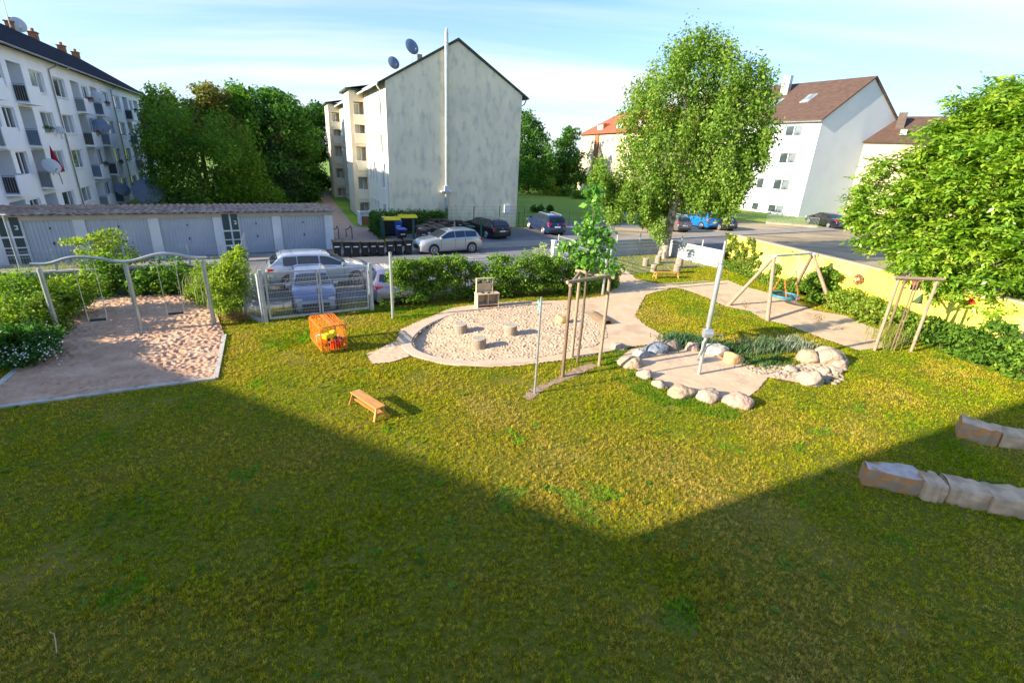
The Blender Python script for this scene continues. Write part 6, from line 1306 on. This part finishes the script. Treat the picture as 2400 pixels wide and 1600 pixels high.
# ---- low planting behind the boulders
for i,(p,w_,h_,cols,lb) in enumerate([((1600,806),[(1575,800),(1600,800),(1620,805),(1585,812),(1640,808)],.62,[(.05,.13,.05),(.09,.18,.07),(.16,.24,.12)],'dark green spiky plant left behind the winch mast'),((1665,812),[(1650,815),(1680,815),(1700,820),(1720,822)],.45,[(.05,.12,.04),(.1,.18,.06)],'green spiky plants right behind the winch mast'),
   ((1770,815),[(1745,815),(1770,812),(1795,810),(1800,822),(1760,825),(1820,815)],.62,SG,'silvery green spiky bush at the back of the boulders'),((1850,812),[(1840,806),(1862,806),(1880,815),(1860,820)],.55,[(.22,.27,.17),(.36,.38,.28),(.14,.22,.09)],'silver leaved tuft right of the silvery bush'),((1780,848),[(1740,846),(1770,850),(1800,850),(1825,846)],.28,[(.06,.13,.03),(.1,.18,.04)],'low green plants beside the dry pebble stream')]):
    wisps('spiky_plant',lb,w_,750 if i!=3 else 500,h_*.62,cols,130+i,.014,'plant',.24)
for i,(u,v,h_) in enumerate([(1743,738,.62),(1910,780,.75),(1678,760,.8)]):
    t=thing('sapling','thin bare sapling in the sand strip left of the front swing leg' if i==0 else ('thin twiggy sapling at the lawn edge of the sand strip' if i==1 else 'slender sapling above the plants by the winch mast'),'sapling',(*G(u,v),0)); b=MB(); R=random.Random(i)
    b.tube([(0,0,0),(.02,.02,h_)],[.012,.006],5)
    for j in range(7): a=R.uniform(0,2*PI); z=h_*R.uniform(.4,.95); b.tube([(.01,.01,z),(.2*math.cos(a),.2*math.sin(a),z+.16)],[.006,.003],4)
    b.build('twigs',M['bark'],t); crown('leaves',[(0,0,h_*.85,.2,.2,.2)],60,.06,[(.16,.1,.03),(.2,.14,.04)],t,140+i)
# ---- along the yellow wall
def wallpt(s,n,z): v=Vector((yc.x-ya.x,yc.y-ya.y,0)).normalized(); nn=Vector((v.y,-v.x,0)); 
wv=(yc-ya).normalized(); wn=Vector((wv.y,-wv.x,0)); 
if wn.dot(-ya)<0: wn=-wn
def wp(s,n=0): q=ya+wv*s+wn*n; return (q.x,q.y)
t=thing('wall_ivy','climbing ivy spreading over the far end of the yellow wall','climber',(*wp(0),0)); R=np.random.default_rng(150); n=5200
s=np.concatenate([R.uniform(.0,5.2,n),R.uniform(0,7.5,n//3)]); n=len(s); z=R.uniform(.0,2.2,n); den=vnoise(s*1.3,z*1.3+5,3)*.75+vnoise(s*4.,z*4.,5)*.45+.22*(1-z/2.2)+.32*np.clip(1-s/3.4,0,1); k=(den>.86); s=s[k];z=z[k];n=len(s)
P=np.array([ya.x,ya.y,0])-np.array([ya.x,ya.y,0])+s[:,None]*np.array(wv)[None]+np.array(wn)[None]*(.03+.12*R.random(n))[:,None]; P[:,2]=z
Nn=unit(np.array(wn)[None]+R.normal(size=(n,3))*.5+np.array([0,0,.3])); D=R.normal(size=(n,3))+np.array([0,0,-.6]); L=.13*(.7+.6*R.random(n)); V,Fq=leafquads(P,Nn,D,L,L*.8); cc=np.array(LH+[(.22,.22,.03)]); q=R.integers(0,len(cc),n); npobj('leaves',npmesh('leaves',V,Fq,M['leaf'],np.repeat(cc[q],4,0)),t)
b=MB(); R=random.Random(7)
for i in range(9): x=.3+i*.55; b.tube([tuple(wv*x+wn*.02),tuple(wv*(x+.4)+wn*.02+Vector((0,0,1.))),tuple(wv*(x+1.)+wn*.02+Vector((0,0,1.9)))],[.015,.01,.004],4)
b.build('stems',M['bark'],t)
hedgeline('wall_plants','low weedy growth at the foot of the ivy on the yellow wall',[wp(.3,.5),wp(3.,.55),wp(6.,.5)],4500,.10,LH+LO[:1],151,w=.3,h=.45,zlow=.2,jit=.5)
for i,(s0,s1,nn,h_,n_,cols,lb) in enumerate([(5.9,7.4,.4,.7,3800,LH,'bushy shrub behind the right legs of the nest swing'),(7.7,8.9,.7,1.7,8500,LH[:3]+LY[:1],'tallest shrub on the yellow wall, just left of the wicker wreath'),(9.2,12.6,.85,.95,6500,LY+LO[:1],'yellowing shrub under the wicker wreath'),(12.6,14.6,1.1,1.0,7000,LH+LY[:1],'shrub behind the wooden stake frame'),(14.6,17.6,1.4,1.25,10000,LH[:3],'lush green shrub right of the wooden stake frame'),(17.4,21.6,1.8,1.4,12000,LH,'lush shrub cut by the right edge below the red flower')]):
    hedgeline('wall_shrub',lb,[wp(s0,nn),wp((s0+s1)/2,nn+.1),wp(s1,nn)],n_,.115,cols,160+i,w=.58,h=h_,cat='shrub',group='shrubs along the yellow wall',jit=.3)
wisps('flowering_grass','yellow green flowering stems inside the wooden stake frame',[(2075,815),(2085,800),(2070,795)],260,.85,[(.35,.36,.08),(.22,.28,.05)],170,.010)
# ---- hedge round the bins
Er=Vector(Ec)+Vector((A.x,A.y))*6.2
hedgeline('bin_hedge','clipped dark hedge along the back of the bin enclosure',[Ec,tuple(Er)],7500,.15,LH[:3],180,w=.35,h=1.62,jit=.05)
hedgeline('bin_hedge','ivy covered hedge along the left side of the bin enclosure',[Ec,tuple(Vector(Ec).lerp(Vector(Ef),.62))],5200,.15,LD+LH[:1],181,w=.28,h=1.6,jit=.05)
# clover and longer grass at the foot of the fences (one mass of blades)
def tufts(name,label,polys,n,h,cols,seed,w=.012):
    R=np.random.default_rng(seed); X=[];Y=[]
    for pl,fr in polys:
        m=int(n*fr*6); x=R.uniform(min(p[0] for p in pl),max(p[0] for p in pl),m); y=R.uniform(min(p[1] for p in pl),max(p[1] for p in pl),m); k=inpoly(x,y,pl); x=x[k][:int(n*fr)];y=y[k][:int(n*fr)]; k=vnoise(x*2.3,y*2.3,seed)+.4*vnoise(x*8,y*8,seed+1)>.66; X.append(x[k]);Y.append(y[k])
    x=np.concatenate(X);y=np.concatenate(Y);n=len(x); th=R.uniform(0,2*PI,n); P=np.stack([x,y,np.full(n,-.01)],1); D=unit(np.stack([np.cos(th)*.5,np.sin(th)*.5,np.ones(n)],1)); S=np.stack([-np.sin(th),np.cos(th),0*th],1)*w; hh=h*(.4+.8*R.random(n)); V=np.stack([P-S,P+S,P+D*hh[:,None]],1).reshape(-1,3); i=np.arange(n)*3
    cc=np.array(cols)[R.integers(0,len(cols),n)]; return tag(npobj(name,npmesh(name,V,np.stack([i,i+1,i+2],1),M['grass'],np.repeat(cc,3,0))),label,'grass',None,'stuff')
tufts('long_grass','longer fresh green grass and clover below the gate, hedge and rock edges',[(GP([(585,765),(640,760),(880,735),(935,750),(990,745),(1060,716),(930,726),(880,722),(625,756)]),.28),(GP([(600,790),(700,775),(720,800),(640,830)]),.06),(GP([(1410,838),(1450,900),(1560,960),(1720,985),(1770,960),(1730,950),(1600,925),(1500,880),(1440,850),(1480,815),(1440,815)]),.3),(GP([(520,850),(540,790),(530,780),(515,880)]),.04),(GP([(2150,800),(2200,790),(2400,860),(2400,900),(2200,850)]),.3)],42000,.085,[(.07,.19,.012),(.13,.25,.015),(.20,.27,.03)],190)

# weeds and daisies in the lawn
R=np.random.default_rng(300); x=R.uniform(-16,17,5200); y=R.uniform(2.5,24,5200); k=inpoly(x,y,play)
for pl in masks: k&=~inpoly(x,y,pl)
k&=(vnoise(x*.9,y*.9,301)+.35*R.random(len(x))>.62); x=x[k][:620]; y=y[k][:620]; n=len(x); m=9
P=np.repeat(np.stack([x,y,np.full(n,.012)],1),m,0); a=R.uniform(0,2*PI,n*m); D=np.stack([np.cos(a),np.sin(a),R.uniform(.05,.6,n*m)],1); Nn=unit(np.stack([-np.cos(a)*.5,-np.sin(a)*.5,np.ones(n*m)],1)+R.normal(size=(n*m,3))*.15); L=np.repeat(R.uniform(.05,.11,n),m)*R.uniform(.7,1.2,n*m)
V,Fq=leafquads(P,Nn,D,L,L*.36,.15); cc=np.array([(.06,.18,.015),(.10,.24,.02),(.15,.28,.03)])[R.integers(0,3,n)]
tag(npobj('lawn_weeds',npmesh('lawn_weeds',V,Fq,M['leaf'],np.repeat(np.repeat(cc,m,0),4,0))),'scattered low green weed rosettes among the lawn grass','weeds',None,'stuff')
# ================================================================== light, sky, camera
sc=bpy.context.scene
SUN_AZ=64.0+180; SUN_EL=20.
w=bpy.data.worlds.new('World'); sc.world=w; w.use_nodes=True; nt=w.node_tree; N=nt.nodes; L=nt.links; bg=N['Background']
sky=N.new('ShaderNodeTexSky'); sky.sky_type='NISHITA'; sky.sun_disc=False; sky.sun_elevation=math.radians(SUN_EL); sky.sun_rotation=math.radians(SUN_AZ); sky.air_density=1.1; sky.dust_density=1.2; sky.ozone_density=1.5
tc=N.new('ShaderNodeTexCoord'); sp=N.new('ShaderNodeSeparateXYZ'); L.new(tc.outputs['Generated'],sp.inputs[0])
# thin high cloud: the view direction laid on a flat ceiling
ad=N.new('ShaderNodeMath'); ad.operation='MAXIMUM'; ad.inputs[1].default_value=0.; L.new(sp.outputs['Z'],ad.inputs[0])
a2=N.new('ShaderNodeMath'); a2.operation='ADD'; a2.inputs[1].default_value=.12; L.new(ad.outputs[0],a2.inputs[0])
dv=N.new('ShaderNodeVectorMath'); dv.operation='DIVIDE'; cb=N.new('ShaderNodeCombineXYZ')
for i in range(3): L.new(a2.outputs[0],cb.inputs[i])
L.new(tc.outputs['Generated'],dv.inputs[0]); L.new(cb.outputs[0],dv.inputs[1])
mp=N.new('ShaderNodeMapping'); mp.inputs['Rotation'].default_value=(0,0,math.radians(28)); mp.inputs['Scale'].default_value=(.22,.75,1); mp.inputs['Location'].default_value=(.4,.2,0); L.new(dv.outputs[0],mp.inputs[0])
n1=N.new('ShaderNodeTexNoise'); n1.inputs['Scale'].default_value=.9; n1.inputs['Detail'].default_value=7; n1.inputs['Roughness'].default_value=.55; n1.inputs['Distortion'].default_value=.4; L.new(mp.outputs[0],n1.inputs['Vector'])
r1=N.new('ShaderNodeMapRange'); r1.inputs[1].default_value=.47; r1.inputs[2].default_value=.76; L.new(n1.outputs['Fac'],r1.inputs[0])
# brighter, milkier low down
r2=N.new('ShaderNodeMapRange'); r2.inputs[1].default_value=0.; r2.inputs[2].default_value=.30; r2.inputs[3].default_value=.48; r2.inputs[4].default_value=.0; L.new(sp.outputs['Z'],r2.inputs[0])
mx=N.new('ShaderNodeMath'); mx.operation='ADD'; mx.use_clamp=True; ml=N.new('ShaderNodeMath'); ml.operation='MULTIPLY'; ml.inputs[1].default_value=.7; L.new(r1.outputs[0],ml.inputs[0]); L.new(ml.outputs[0],mx.inputs[0]); L.new(r2.outputs[0],mx.inputs[1])
sc2=N.new('ShaderNodeVectorMath'); sc2.operation='MULTIPLY'; sc2.inputs[1].default_value=(.43,.63,1.0); L.new(sky.outputs[0],sc2.inputs[0])
mm=N.new('ShaderNodeMix'); mm.data_type='RGBA'; L.new(mx.outputs[0],mm.inputs[0]); L.new(sc2.outputs[0],mm.inputs[6]); mm.inputs[7].default_value=(3.3,3.4,3.4,1); L.new(mm.outputs[2],bg.inputs[0])
bg.inputs[1].default_value=.14
sl=bpy.data.lights.new('sun','SUN'); sl.energy=5.; sl.angle=math.radians(.5); sl.color=(1.,.87,.67)
so=bpy.data.objects.new('sun',sl); C.objects.link(so)
sd=dirv(SUN_AZ)*math.cos(math.radians(SUN_EL))+Vector((0,0,math.sin(math.radians(SUN_EL)))); so.rotation_euler=sd.to_track_quat('Z','Y').to_euler(); so.location=(0,0,40)
cd=bpy.data.cameras.new('camera'); cam=bpy.data.objects.new('camera',cd); C.objects.link(cam)
cd.sensor_width=36; cd.lens=F/2400*36; cd.clip_end=2000; cd.clip_start=.1
z=[-q for q in _fw]; mt=Matrix(((_xi[0],_yi[0],z[0],0),(_xi[1],_yi[1],z[1],0),(_xi[2],_yi[2],z[2],H),(0,0,0,1))); cam.matrix_world=mt
sc.camera=cam
sc.view_settings.view_transform='Standard'; sc.view_settings.look='None'; sc.view_settings.exposure=1.4; sc.view_settings.gamma=1
